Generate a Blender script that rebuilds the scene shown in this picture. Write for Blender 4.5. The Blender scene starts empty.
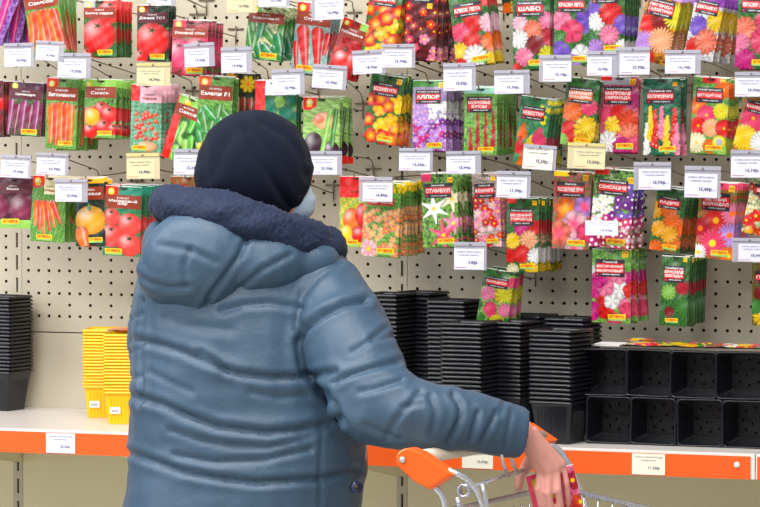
import bpy, bmesh, math, random
import numpy as np
from mathutils import Vector, Matrix, Euler
random.seed(7)
SC = bpy.context.scene
COL = SC.collection
R = math.radians
# ---------------------------------------------------------------- camera
F_PX = 3175.0; YAW = R(18.8); PITCH = R(2.4); DIST = 6.8; CAM_Z = 1.60
fw_h = np.array([-math.sin(YAW), math.cos(YAW), 0.0])
right = np.array([math.cos(YAW), math.sin(YAW), 0.0])
fw = fw_h*math.cos(PITCH) + np.array([0, 0, -math.sin(PITCH)])
up = np.cross(right, fw)
cam_pos = np.array([DIST*math.sin(YAW), -DIST*math.cos(YAW), CAM_Z])
cam = bpy.data.cameras.new('camera'); co = bpy.data.objects.new('camera', cam); COL.objects.link(co)
M = Matrix(((right[0], up[0], -fw[0], cam_pos[0]), (right[1], up[1], -fw[1], cam_pos[1]), (right[2], up[2], -fw[2], cam_pos[2]), (0, 0, 0, 1)))
co.matrix_world = M
cam.sensor_width = 36; cam.lens = F_PX/760*36; cam.clip_end = 60
cam.dof.use_dof = False
SC.camera = co
def ray(px, py):
    d = fw + right*((px-380)/F_PX) - up*((py-253.5)/F_PX)
    return d
def on_v(px, py, v):            # point at distance v out from the pegboard
    d = ray(px, py); t = (-v-cam_pos[1])/d[1]
    return Vector(cam_pos+d*t)
def on_z(px, py, z):
    d = ray(px, py); t = (z-cam_pos[2])/d[2]
    return Vector(cam_pos+d*t)
def at_d(px, py, dist):         # point at camera depth dist
    return Vector(cam_pos+ray(px, py)*dist)
def project(P):                 # Nx3 -> Nx2 pixels and depth
    q = np.asarray(P)-cam_pos
    z = q@fw
    return 380+F_PX*(q@right)/z, 253.5-F_PX*(q@up)/z, z
# ---------------------------------------------------------------- materials
def mat(name, col, rough=.5, metal=0, spec=.5, noise=0, nscale=20, bump=0, bscale=200, alpha=1, trans=0, sheen=0, coat=0):
    m = bpy.data.materials.new(name); m.use_nodes = True
    nt = m.node_tree; b = nt.nodes['Principled BSDF']
    c = tuple((x/255) for x in col); c = tuple((x/12.92 if x <= .04045 else ((x+.055)/1.055)**2.4) for x in c)
    b.inputs['Base Color'].default_value = (*c, 1)
    b.inputs['Roughness'].default_value = rough; b.inputs['Metallic'].default_value = metal
    b.inputs['Specular IOR Level'].default_value = spec
    b.inputs['Alpha'].default_value = alpha; b.inputs['Transmission Weight'].default_value = trans
    b.inputs['Sheen Weight'].default_value = sheen; b.inputs['Coat Weight'].default_value = coat
    if noise or bump:
        tc = nt.nodes.new('ShaderNodeTexCoord')
    if noise:
        n = nt.nodes.new('ShaderNodeTexNoise'); n.inputs['Scale'].default_value = nscale; n.inputs['Detail'].default_value = 4
        nt.links.new(tc.outputs['Object'], n.inputs['Vector'])
        mx = nt.nodes.new('ShaderNodeMix'); mx.data_type = 'RGBA'
        mx.inputs['A'].default_value = (*[x*(1-noise) for x in c], 1); mx.inputs['B'].default_value = (*[min(1, x*(1+noise)) for x in c], 1)
        nt.links.new(n.outputs['Fac'], mx.inputs['Factor']); nt.links.new(mx.outputs['Result'], b.inputs['Base Color'])
    if bump:
        n2 = nt.nodes.new('ShaderNodeTexNoise'); n2.inputs['Scale'].default_value = bscale; n2.inputs['Detail'].default_value = 3
        nt.links.new(tc.outputs['Object'], n2.inputs['Vector'])
        bp = nt.nodes.new('ShaderNodeBump'); bp.inputs['Strength'].default_value = bump; bp.inputs['Distance'].default_value = .002
        nt.links.new(n2.outputs['Fac'], bp.inputs['Height']); nt.links.new(bp.outputs['Normal'], b.inputs['Normal'])
    return m
MT = {}
MT['cream'] = mat('cream_steel', (202, 193, 172), .45, noise=.03, nscale=5)
MT['lower'] = mat('beige_steel', (240, 230, 190), .5, noise=.03, nscale=5)
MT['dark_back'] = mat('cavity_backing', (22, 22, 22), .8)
MT['shelf'] = mat('white_shelf_paint', (222, 216, 210), .3, noise=.02, nscale=4)
MT['slot'] = mat('slot_dark', (20, 20, 22), .7)
MT['orange'] = mat('orange_rail_plastic', (250, 98, 30), .35)
MT['white_edge'] = mat('white_edge', (238, 236, 230), .4)
MT['wire'] = mat('hook_wire', (140, 124, 112), .35, metal=.5)
MT['paper'] = mat('price_paper', (232, 231, 250), .6)
MT['paper_y'] = mat('yellow_paper', (232, 216, 150), .6)
MT['paper_c'] = mat('cream_paper', (245, 240, 220), .6)
MT['ink'] = mat('ink', (70, 68, 110), .6)
MT['ink_r'] = mat('red_ink', (190, 60, 70), .6)
MT['plastic'] = mat('clear_sleeve', (172, 168, 186), .18, alpha=.6)
MT['film'] = mat('clear_film', (225, 225, 232), .15, alpha=.12)
MT['film_y'] = mat('yellow_sleeve', (222, 204, 138), .3, alpha=.85)
MT['plastic_top'] = mat('sleeve_fold', (176, 174, 188), .25, alpha=.9)
MT['black_pot'] = mat('black_pot_plastic', (22, 24, 31), .3, noise=.1, nscale=30, bump=.15, bscale=300)
MT['yellow_pot'] = mat('yellow_pot_plastic', (252, 192, 0), .3)
MT['sticker'] = mat('barcode_sticker', (240, 240, 238), .5)
MT['lab_dark'] = mat('label_charcoal', (44, 38, 50), .4)
MT['lab_red'] = mat('label_red', (232, 28, 30), .4)
MT['lab_orange'] = mat('label_orange', (236, 110, 30), .4)
MT['lab_brown'] = mat('label_brown', (150, 52, 26), .4)
MT['lab_plum'] = mat('label_plum', (96, 36, 48), .4)
MT['white_print'] = mat('white_print', (250, 246, 244), .4)
MT['red_print'] = mat('red_print', (215, 30, 20), .4)
MT['lab_yellow'] = mat('label_yellow', (255, 212, 30), .4)
MT['lab_green'] = mat('label_green', (150, 205, 110), .4)
# ---------------------------------------------------------------- mesh builder
class MB:
    def __init__(s): s.v = []; s.f = []; s.m = []; s.mats = []; s.sm = []
    def mi(s, m):
        if m not in s.mats: s.mats.append(m)
        return s.mats.index(m)
    def add(s, vs, fs, m, smooth=False):
        o = len(s.v); s.v += [tuple(v) for v in vs]; k = s.mi(m)
        for f in fs: s.f.append(tuple(i+o for i in f)); s.m.append(k); s.sm.append(smooth)
    def box(s, a, b, m):
        (x0, y0, z0), (x1, y1, z1) = a, b
        vs = [(x0, y0, z0), (x1, y0, z0), (x1, y1, z0), (x0, y1, z0), (x0, y0, z1), (x1, y0, z1), (x1, y1, z1), (x0, y1, z1)]
        s.add(vs, [(3, 2, 1, 0), (4, 5, 6, 7), (0, 1, 5, 4), (1, 2, 6, 5), (2, 3, 7, 6), (3, 0, 4, 7)], m)
    def tube(s, pts, r, m, n=8, rs=None, cap=True):
        pts = [Vector(p) for p in pts]; rings = []
        t0 = (pts[1]-pts[0]).normalized(); a = Vector((0, 0, 1)) if abs(t0.z) < .9 else Vector((1, 0, 0))
        u = t0.cross(a).normalized()
        for i, p in enumerate(pts):
            t = (pts[min(i+1, len(pts)-1)]-pts[max(i-1, 0)]).normalized()
            u = (u-t*u.dot(t)).normalized(); w = t.cross(u); rr = rs[i] if rs else r
            rings.append([p+(u*math.cos(2*math.pi*k/n)+w*math.sin(2*math.pi*k/n))*rr for k in range(n)])
        vs = [v for rg in rings for v in rg]; fs = []
        for i in range(len(rings)-1):
            for k in range(n):
                fs.append((i*n+k, i*n+(k+1) % n, (i+1)*n+(k+1) % n, (i+1)*n+k))
        if cap: fs += [tuple(range(n))[::-1], tuple((len(rings)-1)*n+k for k in range(n))]
        s.add(vs, fs, m, True)
    def loft(s, rings, m, closed=True, smooth=True, cap=(True, True)):
        n = len(rings[0]); vs = [v for rg in rings for v in rg]; fs = []
        for i in range(len(rings)-1):
            for k in range(n if closed else n-1):
                fs.append((i*n+k, i*n+(k+1) % n, (i+1)*n+(k+1) % n, (i+1)*n+k))
        if cap[0]: fs.append(tuple(range(n))[::-1])
        if cap[1]: fs.append(tuple((len(rings)-1)*n+k for k in range(n)))
        s.add(vs, fs, m, smooth)
    def build(s, name, parent=None, loc=None):
        me = bpy.data.meshes.new(name); me.from_pydata(s.v, [], s.f); me.update()
        for m in s.mats: me.materials.append(m)
        me.polygons.foreach_set('material_index', s.m); me.polygons.foreach_set('use_smooth', s.sm)
        o = bpy.data.objects.new(name, me); COL.objects.link(o)
        if parent: o.parent = parent
        if loc is not None: o.location = loc
        return o
def fillet(pts, r=.02, n=5):
    pts = [Vector(p) for p in pts]; out = [pts[0]]
    for i in range(1, len(pts)-1):
        a, b, c = pts[i-1], pts[i], pts[i+1]
        d1 = (a-b); d2 = (c-b); rr = min(r, d1.length*.45, d2.length*.45)
        p = b+d1.normalized()*rr; q = b+d2.normalized()*rr
        for k in range(n+1):
            t = k/n; out.append(p*(1-t)**2+b*2*t*(1-t)+q*t*t)
    out.append(pts[-1]); return out
def empty(name, loc, label, cat, group=None, rot=(0, 0, 0)):
    o = bpy.data.objects.new(name, None); COL.objects.link(o); o.location = loc; o.rotation_euler = rot
    o.empty_display_size = .02
    return tag(o, label, cat, group)
def tag(o, label, cat, group=None):
    o['label'] = label; o['category'] = cat
    if len(label.split()) > 16 or len(label.split()) < 4: print('LONG', label)
    if group: o['group'] = group
    return o
def dup(o, parent=None):
    c = o.copy(); COL.objects.link(c)
    if parent: c.parent = parent
    for ch in o.children: dup(ch, c)
    return c
ORD = ['front', 'second', 'third', 'fourth', 'fifth', 'sixth', 'seventh', 'eighth', 'ninth', 'tenth', 'eleventh', 'twelfth', 'thirteenth', 'fourteenth', 'fifteenth', 'sixteenth', 'seventeenth', 'eighteenth', 'nineteenth', 'twentieth', 'twenty-first', 'twenty-second', 'twenty-third']
# text -> flat mesh data (x right, y up), centred, scaled to a given width / height
TXT = {}
def text_geo(s, bold=.012):
    if (s, bold) in TXT: return TXT[(s, bold)]
    c = bpy.data.curves.new('t', 'FONT'); c.body = s; c.size = 1; c.resolution_u = 1; c.offset = bold; c.align_x = 'CENTER'; c.align_y = 'CENTER'
    o = bpy.data.objects.new('t', c); COL.objects.link(o)
    dg = bpy.context.evaluated_depsgraph_get(); me = bpy.data.meshes.new_from_object(o.evaluated_get(dg))
    vs = np.array([v.co[:2] for v in me.vertices]); fs = [tuple(p.vertices) for p in me.polygons]
    bpy.data.objects.remove(o); bpy.data.curves.remove(c); bpy.data.meshes.remove(me)
    lo, hi = vs.min(0), vs.max(0); vs = vs-(lo+hi)/2
    TXT[(s, bold)] = (vs, fs, hi-lo); return TXT[(s, bold)]
def put_text(mb, s, cx, cy, w, h, m, fn, bold=.012, stretch=True):
    """write s centred at (cx,cy) inside w x h; fn(x,y)->3D point"""
    vs, fs, sz = text_geo(s, bold)
    if stretch: k = (min(w/sz[0], 1.5*h/sz[1]), h/sz[1])
    else: q = min(w/sz[0], h/sz[1]); k = (q, q)
    mb.add([fn(cx+v[0]*k[0], cy+v[1]*k[1]) for v in vs], fs, m)
# ---------------------------------------------------------------- setting
SHELF_Z = 0.961; SHELF_D = .46
U0, U1, U2 = -.855, .05, .918        # uprights (metres along the pegboard)
UL = U0-.905; UR = U2+.905
b = MB(); b.box((-3.2, -8.2, -.05), (3.4, .6, 0), mat('floor_tile', (170, 165, 155), .35, noise=.06, nscale=3)); o = b.build('floor'); o['kind'] = 'structure'
b = MB(); b.box((-3.2, .5, 0), (3.4, .6, 3.2), mat('plaster', (215, 212, 204), .8)); o = b.build('wall_back'); o['kind'] = 'structure'
# ---------------------------------------------------------------- shelving
SH = empty('display_shelving', (0, 0, 0), 'cream metal store shelving with perforated back panels and an orange edged shelf', 'shelving')
PIT = .025
def hole_panel(x0, x1, z0, z1, name):
    """steel sheet with real holes: full rows alternate with half rows"""
    b = MB(); m = MT['cream']
    nx = int((x1-x0)//PIT); ox = x0+((x1-x0)-nx*PIT)/2
    pz = PIT*1.012; nz = int((z1-z0-.022)//pz); r = .0037; K = 8
    zb = z0+.022
    b.box((x0, 0, z0), (x1, .004, zb), m)
    b.add([(x0, 0, zb), (ox, 0, zb), (ox, 0, zb+nz*pz), (x0, 0, zb+nz*pz)], [(0, 1, 2, 3)], m)
    b.add([(ox+nx*PIT, 0, zb), (x1, 0, zb), (x1, 0, zb+nz*pz), (ox+nx*PIT, 0, zb+nz*pz)], [(0, 1, 2, 3)], m)
    b.box((x0, 0, zb+nz*pz), (x1, .004, z1), m)
    for j in range(nz):
        for i in range(nx):
            a, c = ox+i*PIT, zb+j*pz
            cx, cz = a+PIT/2, c+pz/2
            sq = [(a, 0, c), (cx, 0, c), (a+PIT, 0, c), (a+PIT, 0, cz), (a+PIT, 0, c+pz), (cx, 0, c+pz), (a, 0, c+pz), (a, 0, cz)]
            if j % 2 and i % 2: b.add([sq[0], sq[2], sq[4], sq[6]], [(0, 1, 2, 3)], m); continue
            ring = [(cx+r*math.cos(R(225+45*k)), 0, cz+r*math.sin(R(225+45*k))) for k in range(K)]
            back = [(p[0], .003, p[2]) for p in ring]
            fs = [(k, (k+1) % 8, 8+(k+1) % 8, 8+k) for k in range(8)]+[(8+k, 8+(k+1) % 8, 16+(k+1) % 8, 16+k) for k in range(8)]
            b.add(sq+ring+back, fs, m)
    return b.build(name, SH)
PEG_Z0 = CAM_Z-(332-120)/F_PX*7.03; PEG_Z1 = 2.05
zs = [(PEG_Z0, PEG_Z1)]
for (a, c) in ((UL+.012, U0-.012), (U0+.012, U1-.012), (U1+.012, U2-.012), (U2+.012, UR-.012)):
    hole_panel(a, c, PEG_Z0, PEG_Z1, 'perforated_panel')
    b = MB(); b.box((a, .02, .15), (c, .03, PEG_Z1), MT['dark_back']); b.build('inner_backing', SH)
    b = MB(); b.box((a, 0, SHELF_Z-.03), (c, .008, PEG_Z0-.0025), MT['cream']); b.build('plain_panel', SH)
    b = MB(); b.box((a, 0, .5), (c, .008, SHELF_Z-.033), MT['lower']); b.box((a, 0, .12), (c, .008, .497), MT['lower']); b.build('lower_panel', SH)
for u in (U0, U1, U2):
    b = MB()
    # post with a centre strip of slots
    z = .1
    b.box((u-.0115, -.001, .0), (u-.0026, .04, PEG_Z1), MT['cream']); b.box((u+.0026, -.001, .0), (u+.0115, .04, PEG_Z1), MT['cream'])
    b.box((u-.004, .008, 0), (u+.004, .04, PEG_Z1), MT['slot'])
    while z < PEG_Z1: b.box((u-.0045, -.0008, z), (u+.004, .006, z+.017), MT['cream']); z += .05
    b.build('upright', SH)
    b = MB()     # shelf bracket, tapering to the front
    pts = [(0, SHELF_Z-.03), (SHELF_D-.03, SHELF_Z-.03), (SHELF_D-.03, SHELF_Z-.049), (0, SHELF_Z-.125)]
    for s_ in (-.010, .006):
        vs = [(u+s_+dx, -p[0], p[1]) for dx in (0, .004) for p in pts]
        b.add(vs, [(0, 1, 2, 3), (7, 6, 5, 4)]+[(i, i+4, (i+1) % 4+4, (i+1) % 4) for i in range(4)], MT['lower'])
    b.build('bracket', SH)
for (a, c) in ((UL, U0), (U0, U1), (U1, U2), (U2, UR)):
    b = MB(); g = .0012
    b.box((a+g, -SHELF_D, SHELF_Z-.03), (c-g, -.001, SHELF_Z), MT['shelf'])
    b.box((a+g, -SHELF_D-.004, SHELF_Z-.049), (c-g, -SHELF_D, SHELF_Z-.001), MT['white_edge'])
    s = b.build('shelf', SH)
    b = MB(); b.box((a+g+.003, -SHELF_D-.007, SHELF_Z-.049), (c-g-.008, -SHELF_D-.0045, SHELF_Z-.005), MT['orange']); b.build('price_rail', s)
    b = MB(); x = c-.035; b.tube([(x, -SHELF_D-.007, SHELF_Z-.022), (x, -SHELF_D-.0095, SHELF_Z-.022)], .006, MT['white_edge'], 16, rs=[.0065, .005]); b.build('rail_screw', s)
# ---------------------------------------------------------------- printed artwork, painted as colour on a fine mesh grid
NU, NT = 64, 112
def lin(c):
    c = np.asarray(c, float)/255; return np.where(c <= .04045, c/12.92, ((c+.055)/1.055)**2.4)
PAL = dict(red=(232, 22, 18), crim=(196, 16, 48), dred=(140, 16, 26), rose=(244, 62, 110), pink=(250, 128, 168), lpink=(252, 190, 208), mag=(214, 24, 132),
           pur=(120, 40, 150), vio=(124, 86, 206), lil=(190, 140, 226), white=(250, 248, 246), cream=(250, 238, 190), yel=(255, 210, 10), lem=(236, 226, 40), gold=(252, 176, 8),
           ora=(255, 112, 10), dor=(232, 70, 14), sal=(255, 128, 96), peach=(255, 178, 128), grn=(66, 140, 50), dgrn=(22, 72, 34), lgrn=(146, 204, 84), teal=(30, 140, 110),
           mint=(150, 212, 190), blk=(28, 22, 28), brn=(150, 52, 26), beet=(130, 26, 70), plum=(84, 24, 60), wine=(92, 14, 34), grey=(176, 176, 186), aub=(60, 22, 44), sky=(170, 205, 225))
def C(c): return lin(PAL[c] if isinstance(c, str) else c)
class Art:
    def __init__(s, seed, H):
        s.r = np.random.RandomState(seed); s.H = H
        g = np.meshgrid((np.arange(NU)+.5)/NU, (np.arange(NT)+.5)/NT)
        s.x = g[0].ravel(); s.t = g[1].ravel(); s.y = s.t*H; s.c = np.zeros((NU*NT, 3)); s.c[:] = C('grn')
    def noise(s, sc, oct=4):
        n = np.zeros_like(s.x)
        for k in range(oct*3):
            a = s.r.rand()*6.28; f = sc*(1+k*.35); n += np.sin(f*(s.x*math.cos(a)+s.y*math.sin(a))*6.28+s.r.rand()*6.28)/(1+k*.15)
        n -= n.min(); return n/n.max()
    def mixm(s, m, col): m = np.clip(m, 0, 1)[:, None]; s.c = s.c*(1-m)+col*m
    def bg(s, a, b, sc=5):
        n = s.noise(sc)[:, None]; n = np.clip((n-.5)*1.8+.5, 0, 1); k = s.noise(sc*1.8)[:, None]; s.c = (C(a)*(1-n)+C(b)*n)*(.25+.95*k)
    def rect(s, x0, t0, x1, t1, c, sl=0):
        tt = s.t-(s.x-.5)*sl; s.mixm(((s.x >= x0) & (s.x <= x1) & (tt >= t0) & (tt <= t1))*1., C(c))
    def ell(s, cx, t, rx, ry, c, rot=0, shade=.45, hl=.35):
        rx, ry = rx*1.1, ry*1.1
        dx = s.x-cx; dy = s.y-t*s.H; a = R(rot); u = (dx*math.cos(a)+dy*math.sin(a))/rx; v = (-dx*math.sin(a)+dy*math.cos(a))/ry
        d = np.sqrt(u*u+v*v); m = np.clip((1-d)*min(rx, ry)*NU+.5, 0, 1)
        k = 1-shade*np.clip(d, 0, 1)**2.5; h = hl*np.exp(-((u+.35)**2+(v+.4)**2)*7)
        col = C(c)*k[:, None]; col = col+(1-col)*h[:, None]
        mm = m[:, None]; s.c = s.c*(1-mm)+col*mm
    def cap(s, x0, t0, x1, t1, r0, r1, c, hl=.3, shade=.5):
        ax, ay, bx, by = x0, t0*s.H, x1, t1*s.H; dx, dy = bx-ax, by-ay; L = dx*dx+dy*dy; r0, r1 = r0*1.25, r1*1.25
        h = np.clip(((s.x-ax)*dx+(s.y-ay)*dy)/L, 0, 1); px, py = s.x-ax-h*dx, s.y-ay-h*dy; d = np.sqrt(px*px+py*py); r = r0+(r1-r0)*h
        m = np.clip((r-d)*NU+.5, 0, 1)[:, None]; side = (px*dy-py*dx)/math.sqrt(L)/r
        k = 1-shade*np.clip(d/r, 0, 1)**2; col = C(c)*k[:, None]; g = hl*np.exp(-((side-.3)**2)*30)[:, None]; col = col+(1-col)*g
        s.c = s.c*(1-m)+col*m
    def flo(s, cx, t, r, c, n=5, mid='yel', deep=.35, c2=None, sq=1., mr=.22, ruf=0):
        r = r*1.28; dx = s.x-cx; dy = (s.y-t*s.H)/sq; d = np.sqrt(dx*dx+dy*dy)/r; a = np.arctan2(dy, dx); ph = s.r.rand()*6
        pet = np.abs(np.cos(n*a/2+ph)); e = 1-deep+deep*pet**.6
        if ruf: e = e+ruf*np.sin(a*17+ph*3)*.5
        m = np.clip((e-d)*r*NU+.5, 0, 1)[:, None]
        k = (.50+.50*pet)*(1-.35*np.clip(d, 0, 1)**4)
        if ruf: k = k*(1-.28*np.abs(np.sin(d*14+2*np.sin(a*5+ph))))
        base = C(c); col = base*k[:, None]
        if c2: w = np.clip(1.1-d*1.6, 0, 1)[:, None]; col = col*(1-w)+C(c2)*w
        s.c = s.c*(1-m)+col*m
        if mid: s.mixm(np.clip((mr-d)*r*NU+.5, 0, 1), C(mid))
    def pom(s, cx, t, r, c, c2=None, sq=1.): s.flo(cx, t, r, c, 11, None, .14, c2, sq, ruf=.12)
    def daisy(s, cx, t, r, c, mid='yel', n=18): s.flo(cx, t, r, c, n, mid, .45, None, 1, .24)
    def scat(s, n, cols, r0, r1, kind='flo', x=(0, 1), t=(.35, 1), **k):
        P = []
        for i in range(n):
            best = None
            for q in range(14):
                p = (x[0]+s.r.rand()*(x[1]-x[0]), t[0]+s.r.rand()*(t[1]-t[0])); d = min([math.hypot(p[0]-a[0], (p[1]-a[1])*s.H) for a in P] or [9])
                if best is None or d > best[0]: best = (d, p)
            P.append(best[1]); rr = r0+(r1-r0)*s.r.rand(); s.ell(best[1][0], best[1][1], rr, rr, cols[i % len(cols)]) if kind == 'ell' else getattr(s, kind)(best[1][0], best[1][1], rr, cols[i % len(cols)], **k)
    def spike(s, cx, t0, t1, w, c, n=26, r=.045, mid='cream', lean=0):
        for i in range(n):
            q = i/n; tt = t0+(t1-t0)*q; ww = w*(.25+.75*q); s.flo(cx+(s.r.rand()*2-1)*ww+lean*(q-.5), tt, r*(.6+.6*q), c, 5, mid, .3, mr=.2)
    def leaf(s, n, c='grn', c2='dgrn', t=(.3, 1), L=.16, w=.03):
        for i in range(n):
            x, tt, a = s.r.rand(), t[0]+s.r.rand()*(t[1]-t[0]), s.r.rand()*6.28
            s.cap(x, tt, x+L*math.cos(a), tt+L*math.sin(a)/s.H, w, .006, c if i % 2 else c2, .1, .3)
    def badge(s, x=.84, t=.075, r=.075):        # yellow tag with two red round marks
        s.rect(x-r, t-r/s.H, x+r, t+r/s.H, 'yel'); s.ell(x-.03, t-.008, .02, .02, 'red', hl=0); s.ell(x+.035, t-.008, .02, .02, 'red', hl=0); s.rect(x-.05, t+.018, x+.05, t+.028, 'ora')
    def emblem(s, c='red'):                     # red corner with a round yellow emblem
        m = ((s.x < .36) & (s.t*s.H < .34-np.maximum(0, s.x-.2)*.6))*1.; s.mixm(m, C(c)); s.ell(.16, .085, .085, .085, 'lem', hl=.2, shade=.2); s.ell(.16, .085, .035, .045, 'white', hl=0); s.rect(.09, .135, .24, .15, 'yel')
    def slot(s): s.mixm((((s.x-.5)/.13)**2+((s.y-.075)/.03)**2 < 1)*1., C('blk'))
def A_carrot(s, n=6, fan=.3, c='ora'):
    s.bg('grn', 'lgrn', 8); s.leaf(14)
    for i in range(n):
        q = (i+.5)/n-.5; s.cap(.5+q*.75, .40+.05*abs(q), .5+q*(.75+fan), .95-.12*abs(q), .105, .05, 'dor' if i % 2 else c)
def A_tomato(s, spec, b1='grn', b2='dgrn', c='red'):
    s.bg(b1, b2, 6); s.leaf(10)
    for (x, t, r) in spec:
        r *= 1.15; s.ell(x, t, r, r*.9, c, hl=.35, shade=.45)
        for k in range(5): s.cap(x, t-r*.55/s.H, x+.3*r*math.cos(k*1.26), t-r*.55/s.H+.22*r*math.sin(k*1.26)/s.H, .02, .006, 'dgrn', 0)
def A_cuke(s, n=9, c='grn', c2=(40, 150, 60), b=('lgrn', 'grn'), L=.3):
    s.bg(*b, 7); Q = []
    for i in range(n+4):
        q = max([(s.r.rand(), .4+.6*s.r.rand()) for _ in range(12)], key=lambda p: min([math.hypot(p[0]-a[0], (p[1]-a[1])*s.H) for a in Q] or [9])); Q.append(q)
        x, t = q; a = 1.25+.55*math.sin(i*2.1)
        s.cap(x-math.cos(a)*L/2, t-math.sin(a)*L/2/s.H, x+math.cos(a)*L/2, t+math.sin(a)*L/2/s.H, .10, .085, c if i % 2 else c2, .35)
# key: short description, top centre x,y, width, height (px of the front packet), tilt, distance v, packets behind, width of the strip they show, tilt of the back ones, artwork, title lines
P = []
def pk(*a, **k): P.append((a, k))
def V(kind, title, band='lab_brown', **k): return dict(style='veg', kind=kind, title=title, band=band, **k)
def FL(top, title, **k): return dict(style='flo', kind=top, title=title, **k)
# ---- top row
def a(s): s.bg('lil', 'pur', 4); [s.cap(.1+.16*i, .45, .2+.16*i, .92, .08, .05, 'pur' if i % 2 else 'mag') for i in range(5)]; s.emblem('lil')
pk('purple packets tilted at the left edge, top row', 13, -38, 40, 84, 24, .25, 3, 14, 4, a, V('РЕДИС', 'ПУРПУР', 'lab_plum'))
def a(s): A_carrot(s, 6, .35); s.emblem('brn')
pk('carrot bunch packets titled САМСОН', 39, -14, 34, 70, -9, .25, 5, 15, -2, a, V('МОРКОВЬ', 'Самсон'), brand=(.72, .9))
def a(s): A_tomato(s, [(.82, .2, .3), (.45, .62, .42), (.1, .95, .14)]); s.emblem('grey')
pk('single large red tomato packets in the top row', 100, 0, 33, 57, 0, .25, 4, 13, 1, a, V('ТОМАТ', 'Бычье сердце'))
def a(s): s.bg('grn', 'blk', 4); A_tomato(s, [(.5, .62, .44), (.12, .93, .18)], 'dgrn', 'blk'); s.emblem('dred')
pk('dark tomato packets titled Джина', 153, 5, 31, 56, 1, .24, 3, 7, 2, a, V('ТОМАТ', 'Джина ТСТ', 'lab_plum'))
def a(s): A_tomato(s, [(.2, .62, .34), (.8, .55, .36), (.55, .95, .2)], 'rose', 'dgrn', 'rose'); s.emblem('rose')
pk('pink tomato packets titled Розовый слон', 191, 20, 35, 55, 2, .25, 4, 13, 2, a, V('ТОМАТ', 'Розовый слон'))
def a(s): A_cuke(s, 8, 'grn', (30, 130, 70), ('cream', 'grn')); s.emblem('grn')
pk('cucumber packets with brown band in the top row', 268, 6, 37, 54, 6, .25, 4, 12, 4, a, V('ОГУРЕЦ', 'Водрустин F1'))
def a(s):
    s.bg('mint', 'grey', 4); s.cap(.25, .42, .42, .9, .15, .06, 'red'); s.cap(.66, .42, .74, .88, .14, .06, 'red'); s.cap(.08, .6, .16, .95, .07, .04, 'red'); s.cap(.95, .45, .9, .7, .08, .04, 'red'); s.emblem('red')
pk('long red pepper packets', 316, 3, 36, 71, 7, .23, 3, 8, 6, a, V('ПЕРЕЦ', 'Ступка'), brand=(.4, .93))
def a(s): s.bg('red', 'dred', 4); s.ell(.45, .72, .34, .34, 'red', hl=.5); s.ell(.8, .7, .2, .28, 'red'); s.cap(.45, .55, .46, .5, .04, .03, 'dgrn'); s.rect(.7, 0, 1, .2, 'lgrn'); s.emblem('red')
pk('blocky red pepper packets tilted beside the long peppers', 357, 21, 26, 58, 20, .255, 2, 4, 17, a, V('ПЕРЕЦ', 'Кубовидный'), brand=None)
def nast(s): s.bg('grn', 'dgrn', 6); s.scat(13, ['red', 'yel', 'dor', 'red', 'gold'], .15, .2, deep=.25, c2='gold', mr=.1); s.badge()
pk('nasturtium packets in the top row', 388, -16, 33, 72, 8, .25, 3, 11, 5, nast, FL('Настурция', 'ВЕСЕННЯЯ ИГРА'))
def a(s): s.bg('dred', 'blk', 5); s.scat(16, ['red', 'crim', 'dred', 'dor'], .08, .13, t=(.05, .7)); s.scat(6, ['pink', 'rose'], .1, .14, t=(.75, 1)); s.badge(.75, .35)
pk('dark red and pink flower packets hanging edge on', 424, -24, 32, 84, 4, .24, 6, 24, -1, a, FL('Душистый горошек', 'КОРАЛЛ'), brand=None)
def a(s):
    s.bg('grn', 'dgrn', 5)
    for q in [(.55, .42, .22, 'red'), (.2, .52, .2, 'rose'), (.98, .44, .2, 'lpink'), (.5, .66, .2, 'red'), (.97, .7, .2, 'ora'), (.14, .78, .18, 'yel'), (.52, .88, .24, 'white'), (.1, .98, .16, 'red'), (.92, .93, .13, 'yel'), (.95, .12, .12, 'red')]: s.pom(*q)
pk('red, pink and yellow carnation packets titled БЛЕСК ЛЕТА', 467, -6, 38, 72, -8, .25, 4, 10, -8, a, FL('Гвоздика', 'БЛЕСК ЛЕТА'))
def a(s): s.bg('dgrn', 'blk', 5); s.scat(9, ['ora', 'gold'], .13, .18, 'pom')
pk('orange marigold packets hanging high between the carnations', 512, -62, 40, 73, -9, .19, 1, 4, -9, a, FL('Бархатцы', 'АПЕЛЬСИН'))
def a(s):
    s.bg('grn', 'dgrn', 5)
    for q in [(.2, .42, .17, 'lpink'), (.95, .4, .2, 'pink'), (.55, .5, .2, 'sal'), (.18, .62, .2, 'white'), (.98, .6, .2, 'crim'), (.6, .7, .2, 'dred'), (.3, .85, .2, 'pink'), (.95, .83, .2, 'lem'), (.1, .98, .1, 'red')]: s.pom(*q)
pk('dark red and white carnation packets titled ШАБО', 531, -10, 37, 79, -1, .25, 2, 5, -3, a, FL('Гвоздика садовая', 'ШАБО', low=1))
def pet(s):
    s.bg('grn', 'dgrn', 5)
    for q in [(.2, .42, .22, 'pink'), (.9, .42, .26, 'vio'), (.5, .56, .25, 'rose'), (.2, .62, .12, 'grn'), (.18, .84, .24, 'vio'), (.75, .85, .2, 'white'), (.5, .98, .2, 'lil')]: s.flo(*q, n=5, mid=None, deep=.1, ruf=.06, c2=None)
pk('pink and violet petunia packets titled КРАСКИ ЛЕТА', 573, -12, 37, 77, 1, .25, 1, 2, 1, pet, FL('Петуния махровая', 'КРАСКИ ЛЕТА'))
def a(s):
    s.bg('dgrn', 'grn', 5)
    for q in [(.1, .4, .2, 'vio'), (.22, .56, .2, 'white'), (.62, .45, .26, 'red'), (.98, .6, .22, 'vio'), (.58, .74, .22, 'pink'), (.2, .92, .2, 'lil'), (.95, .9, .16, 'white')]: s.pom(*q)
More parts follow.
